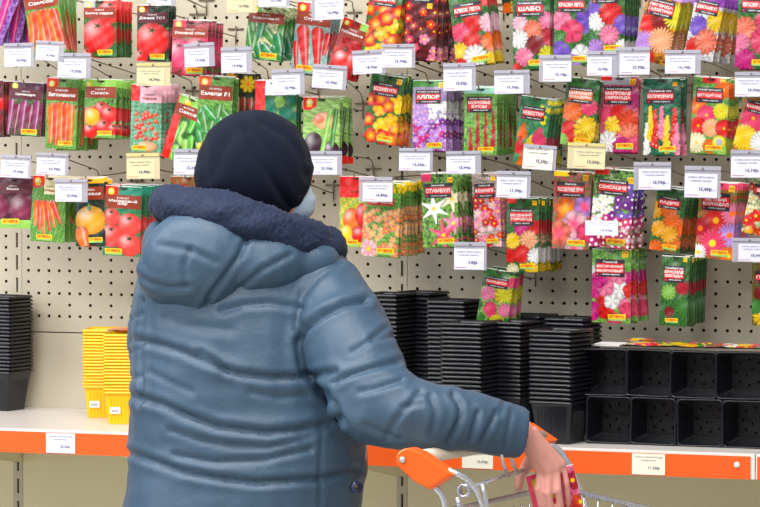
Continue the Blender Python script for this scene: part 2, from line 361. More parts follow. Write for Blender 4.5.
pk('red pink and violet aster packets titled ХХХL', 607, -20, 36, 74, 0, .26, 6, 20, 2, a, FL('Астра', 'ХХХL', clr='lab_orange'))
def a(s):
    s.bg('wine', 'gold', 3); s.rect(0, 0, 1, .12, 'lil')
    for q in [(.2, .5, .24, 'red'), (.55, .42, .24, 'dred'), (.95, .32, .3, 'lem'), (.22, .75, .26, 'lil'), (.68, .68, .3, 'peach'), (.4, .95, .2, 'red')]: s.flo(*q, n=22, mid=None, deep=.5)
pk('spidery aster packets titled ЛЕГЕНДА ГАЛАКТИКИ', 667, -10, 35, 74, 14, .25, 6, 20, 9, a, FL('Астра однолетняя', 'ЛЕГЕНДА|ГАЛАКТИКИ', low=1), brand=None)
def a(s):
    s.bg('white', 'grey', 3); s.rect(0, 0, 1, .2, 'pur')
    for q in [(.3, .52, .25, 'vio'), (.86, .4, .26, 'yel'), (.25, .82, .2, 'red'), (.65, .72, .3, 'sal')]: s.pom(*q, sq=1.15)
pk('pompon aster packets titled ДЮШЕС', 712, -8, 30, 69, 12, .25, 6, 26, 5, a, FL('Астра помпонная', 'ДЮШЕС', low=1), brand=None)
def a(s):
    s.bg('grn', 'dgrn', 5)
    for q in [(.2, .52, .24, 'sal'), (.7, .42, .2, 'rose'), (.1, .7, .2, 'pink'), (.7, .66, .28, 'rose'), (.25, .9, .24, 'mag')]: s.pom(*q)
pk('coral flower packets at the right edge, top row', 759, -15, 39, 84, 3, .25, 2, 4, 3, a, FL('Петуния', 'КРАСКИ ЛЕТА', low=1))
# ---- second row
def a(s): s.bg('dred', 'blk', 4); s.scat(6, ['dred', 'red'], .14, .2, 'ell')
pk('dark red packets cut by the left edge, second row', -13, 80, 33, 56, 0, .24, 3, 7, 2, a, V('СВЁКЛА', 'Бордо', 'lab_plum'))
def a(s):
    s.bg('grn', 'plum', 5); [s.cap(.1+.19*i, .4+.08*(i % 2), .02+.2*i, .95, .09, .05, 'beet' if i % 2 else (150, 50, 110)) for i in range(6)]; s.rect(0, 0, 1, .16, 'plum'); s.emblem('plum')
pk('long purple beet packets titled Цилиндра', 27, 82, 33, 54, 4, .25, 2, 4, 3, a, V('СВЁКЛА', 'Цилиндра', 'lab_plum'))
def a(s): A_carrot(s, 5, .05); s.emblem()
pk('upright carrot packets with a red corner', 63, 78, 31, 71, 3, .25, 5, 18, 1, a, V('МОРКОВЬ', 'Витаминная'))
def a(s): A_tomato(s, [(.25, .62, .24), (.55, .5, .18), (.8, .6, .22), (.2, .88, .2), (.65, .82, .22), (.95, .85, .15)], 'lgrn', 'grn'); s.ell(.25, .64, .24, .24, 'gold', hl=.4); s.rect(0, 0, 1, .14, 'lgrn'); s.ell(.14, .09, .09, .09, 'lem')
pk('mixed yellow and red tomato packets', 101, 79, 31, 59, 1, .25, 5, 14, 2, a, V('ТОМАТ', 'Смесь'))
def a(s): s.bg('grn', 'mint', 5); s.scat(22, ['red', 'dor'], .06, .08, 'ell', x=(.2, .85), t=(.42, .82)); s.rect(.0, 0, .35, .25, 'red'); s.rect(.3, 0, 1, .28, 'lpink'); s.ell(.55, .92, .3, .14, 'peach')
pk('cherry tomato cluster packets', 147, 84, 30, 68, 1, .25, 4, 14, 1, a, dict(style='plain', kind='ТОМАТ', title='Черри'), brand=(.3, .94))
def a(s): A_cuke(s, 10, (90, 190, 40), 'lgrn', ('dgrn', 'grn'), .3); s.rect(0, 0, .3, 1, 'red'); s.rect(.05, 0, 1, .14, 'lgrn'); s.ell(.4, .1, .12, .1, 'yel')
pk('green bean packets with a red edge, tilted', 193, 98, 28, 66, 18, .25, 1, 3, 14, a, V('ФАСОЛЬ', 'Сакса'), brand=None)
def a(s): A_cuke(s, 12); s.emblem('dor'); s.ell(.15, .95, .1, .1, 'yel')
pk('cucumber packets titled Емеля F1', 217, 76, 34, 75, 4, .255, 2, 4, 3, a, V('ОГУРЕЦ', 'Емеля F1'), brand=None)
def a(s): s.bg('dgrn', 'blk', 5); s.flo(.25, .12, .2, 'gold', 8, 'ora'); s.flo(.8, .18, .2, 'yel', 8, 'ora'); [s.cap(.1+.2*i, .45, .12+.2*i, .75, .08, .04, 'brn') for i in range(5)]
pk('packets with yellow blossoms behind the Емеля cucumbers', 239, 73, 32, 60, 2, .17, 2, 5, 2, a, dict(style='none'), brand=None)
def a(s): s.bg('grn', 'dgrn', 6); s.scat(26, ['lgrn', 'grn', 'teal'], .08, .14, 'pom', t=(.3, 1)); s.rect(0, 0, .25, 1, 'red'); s.rect(.25, 0, 1, .22, 'white')
pk('green herb packets with a red strip above the hat', 276, 80, 42, 68, 0, .25, 2, 5, 0, a, dict(style='none'), brand=None)
def a(s): s.bg('lgrn', (176, 214, 120), 3); s.ell(.6, .35, .3, .2, 'peach'); s.ell(.45, .33, .12, .1, 'sal'); s.ell(.3, .72, .24, .3, 'aub'); s.ell(.78, .8, .2, .22, 'aub'); s.cap(.75, .2, .55, .8, .05, .05, 'lgrn'); s.cap(.9, .2, .8, .7, .05, .05, 'grn'); s.emblem('red'); s.rect(0, .9, 1, 1, 'red')
pk('pale green packets printed with aubergines', 322, 97, 37, 67, 1, .25, 3, 10, 0, a, dict(style='none'), brand=None)
pk('nasturtium packets in the second row', 389, 75, 34, 69, 9, .25, 3, 8, 4, nast, FL('Настурция', 'ВЕСЕННЯЯ ИГРА'))
def a(s): s.bg('lil', 'grey', 5); s.rect(0, .0, 1, .1, 'grn'); s.scat(22, ['white'], .05, .07, mid='lgrn', mr=.2, x=(.5, 1.1), t=(.32, .6)); s.scat(60, ['mag', 'lil', 'pur', 'lil'], .07, .1, mid='yel', t=(.58, 1), mr=.15); s.scat(12, ['lil'], .06, .08, x=(0, .45), t=(.35, .6)); s.badge()
pk('lilac alyssum packets titled АЛЛЮР', 430, 80, 34, 71, 0, .25, 5, 15, 1, a, FL('Иберис зонтичный', 'АЛЛЮР', low=1), strip='alys')
def a(s):
    s.bg('grn', 'lgrn', 6); s.leaf(12, t=(.35, .9)); [s.spike(x, t0, t1, .04, 'crim', 22, .045, None) for (x, t0, t1) in ((.2, .6, 1), (.42, .4, .95), (.66, .38, .98), (.88, .36, .9))]; s.rect(0, 0, 1, .1, 'mint')
pk('hanging crimson amaranth packets titled МАЛИНОВЫЕ БУСЫ', 481, 87, 33, 68, 0, .25, 6, 20, 0, a, FL('Амарант хвостатый', 'МАЛИНОВЫЕ|БУСЫ', low=1))
def cel(s):
    s.bg('grn', 'teal', 6); s.leaf(16)
    for (x, t, r, c) in ((.2, .5, .14, 'ora'), (.15, .7, .15, 'red'), (.5, .68, .2, 'yel'), (.75, .55, .2, 'rose'), (.3, .92, .16, 'ora'), (.85, .85, .17, 'lem')):
        for k in range(7): s.pom(x+(s.r.rand()-.5)*r*.4, t-.10+.028*k, r*(.25+.11*k), c)
    s.scat(6, ['lem'], .05, .08, x=(.7, .95), t=(.05, .4))
pk('feathery celosia packets tilted above the cream tag', 537, 97, 31, 70, 8, .25, 4, 14, 3, cel, FL('Целозия перистая', 'НЕВЕСТКИ', low=1))
def a(s):
    s.bg('grn', 'dgrn', 6)
    for (x, t, r, c) in ((.25, .5, .26, 'ora'), (.75, .42, .2, 'rose'), (.25, .82, .28, 'red'), (.75, .75, .3, 'yel'), (.65, .95, .22, 'gold'), (.05, .95, .16, 'lgrn')): s.pom(x, t, r, c); s.pom(x, t-.05, r*.6, c)
pk('orange yellow and red celosia comb packets', 584, 78, 34, 68, 6, .26, 2, 4, 5, a, FL('Целозия гребенчатая', 'ШАРМАНТ|ПРИМАДОННА', clr='lab_orange', low=1))
def a(s):
    s.bg('crim', 'pink', 5); s.rect(0, 0, .8, .12, 'grey'); s.rect(0, 0, .3, .06, 'red')
    for q in [(.15, .52, .18, 'rose'), (.5, .47, .2, 'red'), (.85, .3, .2, 'mag'), (.35, .65, .2, 'yel'), (.75, .58, .24, 'dor'), (.8, .75, .22, 'sal'), (.2, .88, .26, 'white'), (.6, .93, .22, 'mag'), (.95, .9, .2, 'rose')]: s.flo(*q, n=9, mid=None, deep=.25, ruf=.1)
    s.badge()
pk('double flower mix packets titled МАХРОВАЯ СЕРЕНАДА', 620, 76, 37, 76, 1, .245, 1, 2, 1, a, FL('Астра коготковая', 'МАХРОВАЯ|СЕРЕНАДА', low=1))
def a(s):
    s.bg('teal', 'dgrn', 4)
    for q in ((.1, .6, .98, .05, 'white'), (.2, .38, .8, .07, 'yel'), (.32, .42, .9, .08, 'red'), (.5, .38, .8, .08, 'pink'), (.65, .5, .96, .09, 'yel'), (.85, .4, .8, .08, 'red'), (.9, .6, 1, .09, 'pink')): s.spike(q[0], q[1], q[2], q[3], q[4], 24, .06)
    s.badge(.86, .08, .06)
pk('snapdragon spike packets titled КАЛИФОРНИЯ', 662, 78, 37, 77, 0, .25, 3, 8, 0, a, FL('Львиный зев', 'КАЛИФОРНИЯ', low=1), strip='teal')
def a(s):
    s.bg('grn', 'lgrn', 5); s.rect(.25, 0, .75, .08, 'red')
    for q in [(.15, .38, .2, 'ora'), (.85, .16, .2, 'ora'), (.42, .5, .22, 'rose'), (.82, .44, .18, 'lem'), (.2, .64, .2, 'red'), (.56, .66, .2, 'peach'), (.92, .66, .2, 'red'), (.18, .86, .22, 'cream'), (.55, .9, .16, 'ora'), (.9, .95, .14, 'lgrn')]: s.flo(*q, n=15, mid='gold', deep=.14, mr=.15, c2=None)
    s.ell(.8, .84, .17, .17, 'lem', hl=.2); s.ell(.8, .84, .08, .09, 'grey', hl=0, shade=0); s.badge(.82, .03, .07)
pk('zinnia mix packets titled ЦВЕТУЩИЙ САД', 712, 77, 36, 77, 3, .25, 4, 13, 1, a, FL('Цинния изящная', 'ЦВЕТУЩИЙ САД', low=1))
def a(s):
    s.bg('grn', 'dor', 4)
    for q in [(.4, .4, .3, 'rose'), (.95, .45, .22, 'dor'), (.28, .74, .3, 'yel'), (.85, .76, .3, 'white'), (.5, .98, .1, 'lpink')]: s.flo(*q, n=20, mid='gold', deep=.1, mr=.14)
pk('pink yellow and white zinnia packets tilted at the right edge', 763, 95, 34, 62, 14, .26, 1, 3, 12, a, FL('Цинния', 'КАЛИФОРНИЯ'))
# ---- third row
def a(s): s.bg('plum', 'wine', 4); s.ell(.12, .58, .24, .27, 'beet', hl=.3); s.ell(.72, .6, .3, .3, 'beet', hl=.35); s.rect(0, .84, 1, 1, 'lgrn')
pk('round purple beet packets at the left edge', 14, 177, 38, 51, 1, .25, 2, 4, 0, a, V('СВЁКЛА', 'Бордо', 'lab_plum'), brand=(.45, .88))
def a(s): s.bg('lgrn', 'grn', 8); [s.cap(.45+.1*(i-3), .42, .12+.15*i, .88-.06*abs(i-2), .075, .03, 'dor' if i % 2 else 'ora') for i in range(6)]; s.emblem('red'); s.rect(.36, .0, 1, .28, 'cream')
pk('carrot fan packets left of the pumpkin', 50, 176, 34, 66, 3, .255, 3, 10, 0, a, dict(style='plain', kind='МОРКОВЬ', title='Сладкая'), brand=(.42, .93))
def a(s): s.bg('blk', 'dgrn', 4); s.ell(.52, .62, .48, .4, 'gold', hl=.45); s.cap(.5, .45, .48, .4, .05, .04, 'grn'); s.cap(.2, .82, .3, 1, .2, .12, 'ora'); s.rect(0, 0, 1, .08, 'gold')
pk('orange pumpkin packets', 89, 178, 30, 68, -2, .25, 2, 6, 0, a, V('ТЫКВА', 'Медовая'), brand=(.68, .91))
def a(s): A_tomato(s, [(.2, .45, .2), (.7, .55, .26), (.22, .72, .26), (.72, .84, .26)], 'teal', 'grn', (250, 70, 60)); s.emblem('red'); s.rect(.36, .0, 1, .14, 'teal')
pk('pink round tomato packets beside the fur collar', 124, 186, 36, 70, 3, .25, 6, 21, 0, a, V('ТОМАТ', 'Малиновый|шар'), brand=(.3, .94))
def a(s): A_tomato(s, [(.3, .3, .25), (.7, .6, .3)], 'grn', 'red'); s.ell(.4, .25, .12, .12, 'lem')
pk('green and red packets mostly hidden behind the fur collar', 188, 176, 34, 60, 0, .24, 1, 3, 0, a, dict(style='none'), brand=None)
def a(s): s.bg('lgrn', 'yel', 4); s.rect(0, 0, 1, .3, 'red'); s.ell(.35, .62, .22, .3, 'ora'); s.ell(.7, .55, .22, .3, 'red'); s.ell(.6, .82, .24, .2, 'red'); s.ell(.2, .8, .16, .2, 'yel')
pk('mixed pepper packets left of the pale orange flowers', 357, 176, 35, 71, 0, .25, 0, 2, 0, a, dict(style='plain', kind='ПЕРЕЦ', title='Сладкий'), brand=(.3, .94))
def a(s): s.bg('grn', 'lgrn', 6); s.scat(5, ['yel'], .05, .08, t=(.02, .12), x=(.6, 1)); s.scat(46, ['peach', 'sal', 'peach'], .06, .085, t=(.36, .95), mid='yel'); s.flo(.2, .9, .2, 'lpink', 8, 'yel', c2='sal')
pk('pale orange flower packets titled ЛЕДИ БЕРД', 383, 182, 37, 75, 3, .262, 6, 19, -4, a, FL('', 'ЛЕДИ БЕРД', one=1))
def lily(s, cx, t, r, c):
    for k in range(6): a = k*1.047+.4; s.cap(cx, t, cx+r*math.cos(a), t+r*math.sin(a)/s.H, .075, .012, c, .25, .25)
    s.ell(cx, t, .05, .05, 'yel', hl=0)
def a(s): s.bg('dgrn', 'lgrn', 4); lily(s, .35, .48, .4, 'white'); lily(s, .85, .35, .35, 'cream'); lily(s, .88, .68, .3, 'pink'); lily(s, .6, .84, .42, 'rose'); s.rect(0, 0, .28, .12, 'rose'); s.badge(.8, .1, .07)
pk('white and pink lily packets', 439, 173, 36, 74, -2, .25, 6, 18, 0, a, FL('Цветущий', 'СТАМБУЛ', low=1), strip='lil')
def a(s): s.bg('grn', 'lpink', 5); s.scat(30, ['pink', 'red', 'lpink', 'crim'], .09, .14, t=(.35, 1)); s.badge(.8, .08)
pk('red and pink flower packets right of the lilies', 485, 173, 27, 74, -3, .245, 4, 14, 0, a, FL('Левкой', 'ФЛАМИНГО', low=1), strip='wine')
def a(s):
    s.bg('grn', 'dgrn', 5)
    for q in [(.5, .42, .2, 'mag'), (.92, .4, .18, 'red'), (.2, .58, .2, 'yel'), (.7, .56, .22, 'peach'), (.12, .78, .18, 'red'), (.5, .76, .22, 'red'), (.92, .78, .2, 'white'), (.2, .97, .16, 'cream'), (.8, .96, .18, 'yel')]: s.pom(*q)
    s.rect(0, 0, .3, .07, 'red'); s.badge(.86, .07, .07)
pk('rose-like flower packets titled ВЕСЕННИЙ ХОРОВОД', 523, 198, 32, 74, 0, .25, 7, 28, 0, a, FL('Портулак махровый', 'ВЕСЕННИЙ|ХОРОВОД', low=1))
def a(s):
    s.bg('grn', 'rose', 5); s.rect(0, 0, .4, .07, 'yel')
    for q in [(.35, .5, .25, 'ora'), (.85, .45, .22, 'lil'), (.6, .68, .28, 'lpink'), (.2, .8, .26, 'sal'), (.9, .78, .2, 'rose'), (.6, .97, .2, 'lpink')]: s.flo(*q, n=5, mid=None, deep=.12, ruf=.08, c2='rose' if q[3] != 'ora' else 'gold')
    s.badge(.85, .08, .07)
pk('ruffled pink and orange flower packets titled РАССВЕТНЫЕ ЛУЧИ', 573, 171, 38, 78, 2, .245, 3, 8, 1, a, FL('Виола', 'РАССВЕТНЫЕ ЛУЧИ', low=1))
def a(s): s.bg('lgrn', 'dgrn', 5); s.scat(12, ['white'], .08, .1, x=(0, .45), t=(.38, .65)); s.scat(14, ['pur', 'vio', 'pur'], .07, .1, x=(.5, 1), t=(.2, .6), mid='white'); s.scat(36, ['crim', 'rose', 'mag', 'lpink'], .07, .1, t=(.62, 1), mid='white', mr=.35); s.rect(0, 0, .35, .08, 'red'); s.badge(.88, .13, .07)
pk('white purple and crimson flower packets titled СЕНСАЦИЯ', 616, 169, 40, 79, 5, .262, 4, 12, 2, a, FL('Бальзамин Уоллера', 'СЕНСАЦИЯ', low=1), strip='wine')
def a(s): s.bg('dgrn', 'grn', 5); s.scat(8, ['ora', 'gold', 'ora'], .2, .24, 'pom'); s.rect(0, 0, 1, .1, 'dgrn')
pk('orange calendula packets titled РАДИО', 673, 188, 30, 64, 8, .25, 6, 22, 3, a, FL('Календула', 'РАДИО', low=1))
def a(s):
    s.bg('grn', 'dor', 5); s.rect(0, 0, 1, .1, 'rose')
    for q in [(.5, .5, .28, 'red', 'gold'), (.92, .4, .24, 'pink', 'ora'), (.1, .62, .24, 'crim', 'ora'), (.88, .68, .26, 'lil', 'ora'), (.45, .8, .3, 'rose', 'yel'), (.08, .93, .18, 'white', 'yel'), (.9, .95, .2, 'ora', 'yel')]: s.daisy(*q)
    s.badge(.86, .08, .08)
pk('red and lilac daisy packets titled ЛЕТНИЙ КАРНАВАЛ', 719, 182, 38, 77, 4, .25, 5, 16, 1, a, FL('Астра', 'ЛЕТНИЙ|КАРНАВАЛ', low=1))
def a(s): s.bg('grn', 'cream', 5); s.scat(10, ['white', 'red', 'cream'], .09, .14, t=(.1, .6)); s.scat(9, ['red', 'dor'], .12, .18, t=(.55, 1)); s.ell(.2, .95, .12, .12, 'gold')
pk('red and white flower packets cut by the right edge, third row', 771, 180, 36, 57, 12, .26, 0, 2, 8, a, FL('', 'ВАЛЬС'), brand=None)
# ---- lowest packets
def a(s):
    s.bg('dgrn', 'grn', 7)
    for (x, t, r, c) in [(.25, .48, .2, 'pink'), (.78, .45, .2, 'lem'), (.95, .2, .14, 'rose'), (.4, .75, .2, 'rose'), (.85, .72, .17, 'pink'), (.65, .96, .15, 'lem'), (.1, .93, .14, 'grn')]: s.pom(x, t, r*1.25, 'lgrn' if c != 'lem' else 'yel'); s.pom(x, t, r, c)
pk('ornamental cabbage packets titled ПРИНЦЕССА', 500, 270, 31, 54, 9, .25, 2, 10, 4, a, FL('Капуста декоративная', 'ПРИНЦЕССА', low=1), brand=None)
def a(s): s.bg('grn', 'lgrn', 5); s.scat(16, ['mag', 'rose', 'white', 'red', 'pink'], .15, .2, t=(.34, .97), ruf=.08, deep=.15, mid=None); s.badge(.84, .06, .08)
pk('stock flower packets titled ВОСТОРЖЕННЫЙ МАЛИНОВЫЙ', 612, 249, 39, 74, 1, .25, 4, 16, -4, a, FL('Левкой', 'ВОСТОРЖЕННЫЙ|МАЛИНОВЫЙ', low=1))
def a(s): s.bg('dgrn', 'grn', 6); s.pom(.3, .52, .22, 'lgrn'); s.pom(.85, .72, .24, 'grn'); s.pom(.8, .45, .2, 'crim'); s.pom(.35, .8, .15, 'dred'); s.badge(.85, .05, .07)
pk('dark green packets with one red flower', 676, 256, 28, 70, 2, .25, 6, 24, 0, a, FL('Скабиоза', 'КРАСНАЯ|ЗВЕЗДА', low=1), brand=(.45, .92))
def a(s): s.bg('grn', 'dred', 5); s.pom(.3, .5, .2, 'dred'); s.pom(.35, .85, .25, 'yel'); s.pom(.1, .7, .2, 'grn')
pk('green and dark red packets cut by the right edge below all others', 768, 262, 32, 64, 0, .24, 0, 2, 0, a, FL('', 'ГЕРЦОГ', low=1), brand=None)
# ---------------------------------------------------------------- packet builder
PM = bpy.data.materials.new('printed_foil'); PM.use_nodes = True
nt = PM.node_tree; bs = nt.nodes['Principled BSDF']; at = nt.nodes.new('ShaderNodeVertexColor'); at.layer_name = 'print'
nt.links.new(at.outputs['Color'], bs.inputs['Base Color']); bs.inputs['Roughness'].default_value = .36; bs.inputs['Coat Weight'].default_value = .15; bs.inputs['Coat Roughness'].default_value = .2
MT['foil_back'] = mat('packet_back', (225, 225, 220), .4, noise=.1, nscale=40)
def make_body(W, H, art, seed):
    """one packet: front grid facing -Y, hanging from its top edge at z=0; returns mesh and its surface function"""
    rs = np.random.RandomState(seed+100); ph = rs.rand(8)*6.28; amp = .0022+.0012*rs.rand()
    def pillow(x, z):
        u = np.abs(x)/(W/2); t = -z/H
        return amp*np.clip(1-u**3, 0, 1)*np.clip(t/.22, 0, 1)*np.clip((1-t)/.12, 0, 1)
    def wave(x, z):
        return .0005*np.sin(x*210+ph[0]+z*60)+.0006*np.sin(z*120+ph[1]+x*90)+.0003*np.sin(z*260+ph[2]-x*170)+.0010*np.sin(x*34+ph[3])*np.sin(z*22+ph[4])
    bulge = lambda x, z: pillow(x, z)+wave(x, z)
    A = Art(seed, H/W); art(A); 
    if art.__name__ != 'x': A.slot()
    A.rect(0, 0, 1, .006, 'white')
    xs = np.linspace(-W/2, W/2, NU+1); zs_ = -np.linspace(0, H, NT+1)
    X, Z = np.meshgrid(xs, zs_); Yf = -bulge(X, Z)-.0004
    vf = np.stack([X, Yf, Z], -1).reshape(-1, 3)
    nb = 17; xb = np.linspace(-W/2, W/2, nb); zb = -np.linspace(0, H, nb); XB, ZB = np.meshgrid(xb, zb)
    vb = np.stack([XB, pillow(XB, ZB)*.8-wave(XB, ZB)+.0004, ZB], -1).reshape(-1, 3)
    i = np.arange(NT)[:, None]*(NU+1)+np.arange(NU)[None]; i = i.ravel()
    ff = np.stack([i, i+NU+1, i+NU+2, i+1], -1)
    o = len(vf); j = (np.arange(nb-1)[:, None]*nb+np.arange(nb-1)[None]).ravel()+o
    fb = np.stack([j, j+1, j+nb+1, j+nb], -1)
    vs = np.concatenate([vf, vb]); fs = np.concatenate([ff, fb])
    me = bpy.data.meshes.new('seed_packet'); me.from_pydata(vs.tolist(), [], fs.tolist())
    me.materials.append(PM); me.materials.append(MT['foil_back'])
    mi = np.zeros(len(fs), int); mi[len(ff):] = 1; me.polygons.foreach_set('material_index', mi.tolist())
    me.polygons.foreach_set('use_smooth', [True]*len(fs))
    ca = me.color_attributes.new('print', 'FLOAT_COLOR', 'CORNER')
    col = np.ones((len(fs)*4, 4)); col[:len(ff)*4, :3] = np.clip(np.repeat(A.c, 4, axis=0), 0, 1)
    ca.data.foreach_set('color', col.ravel().tolist())
    return me, lambda x, z, off=0: (x, -float(bulge(np.array(x), np.array(z)))-.0004-off, z)
def patch(mb, S, x0, z0, x1, z1, m, off, rot=0, n=8, k=5):
    cx, cz = (x0+x1)/2, (z0+z1)/2; c, s_ = math.cos(rot), math.sin(rot); vs = []
    for j in range(k+1):
        for i in range(n+1):
            dx = x0+(x1-x0)*i/n-cx; dz = z0+(z1-z0)*j/k-cz; vs.append(S(cx+dx*c-dz*s_, cz+dx*s_+dz*c, off))
    mb.add(vs, [(j*(n+1)+i, j*(n+1)+i+1, (j+1)*(n+1)+i+1, (j+1)*(n+1)+i) for j in range(k) for i in range(n)], m, True)
def title_part(root, W, H, S, ti):
    st = ti['style']
    if st == 'none': return
    b = MB(); WP = MT['white_print']
    fn = lambda x, z: S(x, z, .0011)
    lines = ti['title'].split('|')
    if st == 'veg':
        z0, z1 = -.32*H, -.13*H
        patch(b, S, -W/2+.001, z0, W/2-.001, z1, MT[ti['band']], .0005)
        put_text(b, ti['kind'], 0, -.175*H, W*.4, H*.028, WP, fn)
        n = len(lines)
        for i, l in enumerate(lines): put_text(b, l, 0, -.235*H-(i-(n-1)/2)*H*.045, W*.84, H*.055/(1 if n == 1 else 1.3), WP, fn, .02)
    elif st == 'plain':
        put_text(b, ti['kind'], W*.12, -.16*H, W*.4, H*.026, MT['lab_plum'], fn)
        put_text(b, ti['title'], W*.1, -.215*H, W*.7, H*.05, MT['lab_brown'], fn, .02)
    else:
        z1 = -.14*H if ti.get('low') else -.12*H; n = len(lines)
        hh = .195*H if n == 1 else .235*H
        if ti.get('one'): hh = .09*H; z1 = -.22*H
        z0 = z1-hh; x0, x1 = -.41*W, .34*W; cx = (x0+x1)/2; cz = (z0+z1)/2; red = MT[ti.get('clr', 'lab_red')]
        if ti.get('one'):
            patch(b, S, x0, z0, x1, z1, red, .0005); put_text(b, lines[0], cx, cz, (x1-x0)*.9, hh*.6, WP, fn, .03)
        else:
            patch(b, S, x0, z0, x1, z1, MT['lab_dark'], .0004)
            rz = hh*(.44 if n == 1 else .54); patch(b, S, x0+.002, cz-rz/2, x1-.001, cz+rz/2, red, .0007)
            if ti['kind']: put_text(b, ti['kind'], cx, z1-hh*.14, (x1-x0)*.85, hh*.13, WP, fn)
            for i, l in enumerate(lines): put_text(b, l, cx, cz-(i-(n-1)/2)*rz*.46, (x1-x0)*.9, rz*(.62 if n == 1 else .36), WP, fn, .03)
            put_text(b, 'смесь окрасок', cx+.003, z0+hh*.13, (x1-x0)*.6, hh*.1, WP, fn)
            patch(b, S, x0+.003, z0+hh*.07, x0+.0065, z0+hh*.2, red, .0007, n=1, k=1)
    b.build('title_label', root)
def brand_part(root, W, H, S, pos):
    fx, ft = pos; w, h = .46*W, .088*W; x = -W/2+fx*W; z = -ft*H
    b = MB(); patch(b, S, x-w/2, z-h*1.0, x+w/2, z-h*.4, MT['lab_green'], .0005, 0, 5, 1); patch(b, S, x-w/2, z-h*.5, x+w/2, z+h*.85, MT['lab_yellow'], .0007, .03, 5, 2)
    put_text(b, 'АЭЛИТА', x, z+h*.18, w*.86, h*.85, MT['red_print'], lambda a_, b_: S(a_, b_, .0013), .04)
    b.build('brand_label', root)
STACKS = []; nseed = 0; NPK = 0
for (a_, k_) in P:
    short, cx, cy, w, h, tilt, v, nb_, strip, btilt, art, ti = a_
    nseed += 1
    p0 = on_v(cx, cy, v); W = (on_v(cx+w/2, cy, v)-on_v(cx-w/2, cy, v)).length; H = abs(on_v(cx, cy+h, v).z-p0.z)
    me, S = make_body(W, H, art, nseed)
    o = bpy.data.objects.new('seed_packet', me); COL.objects.link(o); NPK += 1
    tag(o, 'front of the '+short, 'seed packet', 'hanging packets: '+short)
    lab = o['label']
    title_part(o, W, H, S, ti)
    br = k_.get('brand', (.66, .92))
    if br: brand_part(o, W, H, S, br)
    yaw = random.uniform(-3, 3)
    o.location = p0; o.rotation_euler = (R(random.uniform(-2, 1)), R(tilt), R(yaw))
    # depth used by the strip the packets behind show on the right
    per = (on_v(cx, cy, 0)-on_v(cx, cy, .1)).x
    px_per_v = 150.0
    sp = min(strip/px_per_v/max(1, nb_), (v-.03)/max(1, nb_))
    for q in range(nb_):
        c = bpy.data.objects.new('seed_packet', me); COL.objects.link(c); NPK += 1
        f = (q+1)/max(1, nb_)
        c.location = p0+Vector((random.uniform(-.0015, .002), sp*(q+1), random.uniform(-.004, .003)))
        c.rotation_euler = (R(random.uniform(-1.5, 1.5)), R(tilt+(btilt-tilt)*f+random.uniform(-2.2, 2.2)), R(yaw+random.uniform(-3, 3)))
        tag(c, ORD[q+1]+' from front of the '+short, 'seed packet', 'hanging packets: '+short)
    STACKS.append(dict(short=short, p0=p0, v=v, cx=cx, cy=cy, tilt=tilt, W=W))
print('PACKETS', NPK)
# ---------------------------------------------------------------- hooks
def hook(base, front, arm=None, label='', group=None):
    """steel peg: back plate on the panel, a peg wire the packets hang on, and a second wire that carries the price sleeve"""
    label = ' '.join(label.split()[:16]); h = empty('display_hook', base, label, 'hook', group)
    L = lambda p: Vector(p)-base
    b = MB(); b.tube([(-.018, -.003, .004), (.018, -.003, .004)], .0019, MT['wire'], 6); b.tube([(0, -.003, .010), (0, -.003, -.03)], .0016, MT['wire'], 6)
    b.build('back_plate', h)
    b = MB(); f = L(front); b.tube(fillet([(0, -.004, -.012), (0, -.02, -.012), (f.x, f.y-.012, f.z), (f.x, f.y-.02, f.z+.01)], .01, 3), .0015, MT['wire'], 6); b.build('peg_wire', h)
    if arm is not None:
        b = MB(); f = L(arm); b.tube(fillet([(0, -.004, .004), (0, -.012, .022), (f.x*.12, -.03, .026), tuple(f)], .01, 3), .0013, MT['wire'], 6); b.build('sleeve_wire', h)
    return h
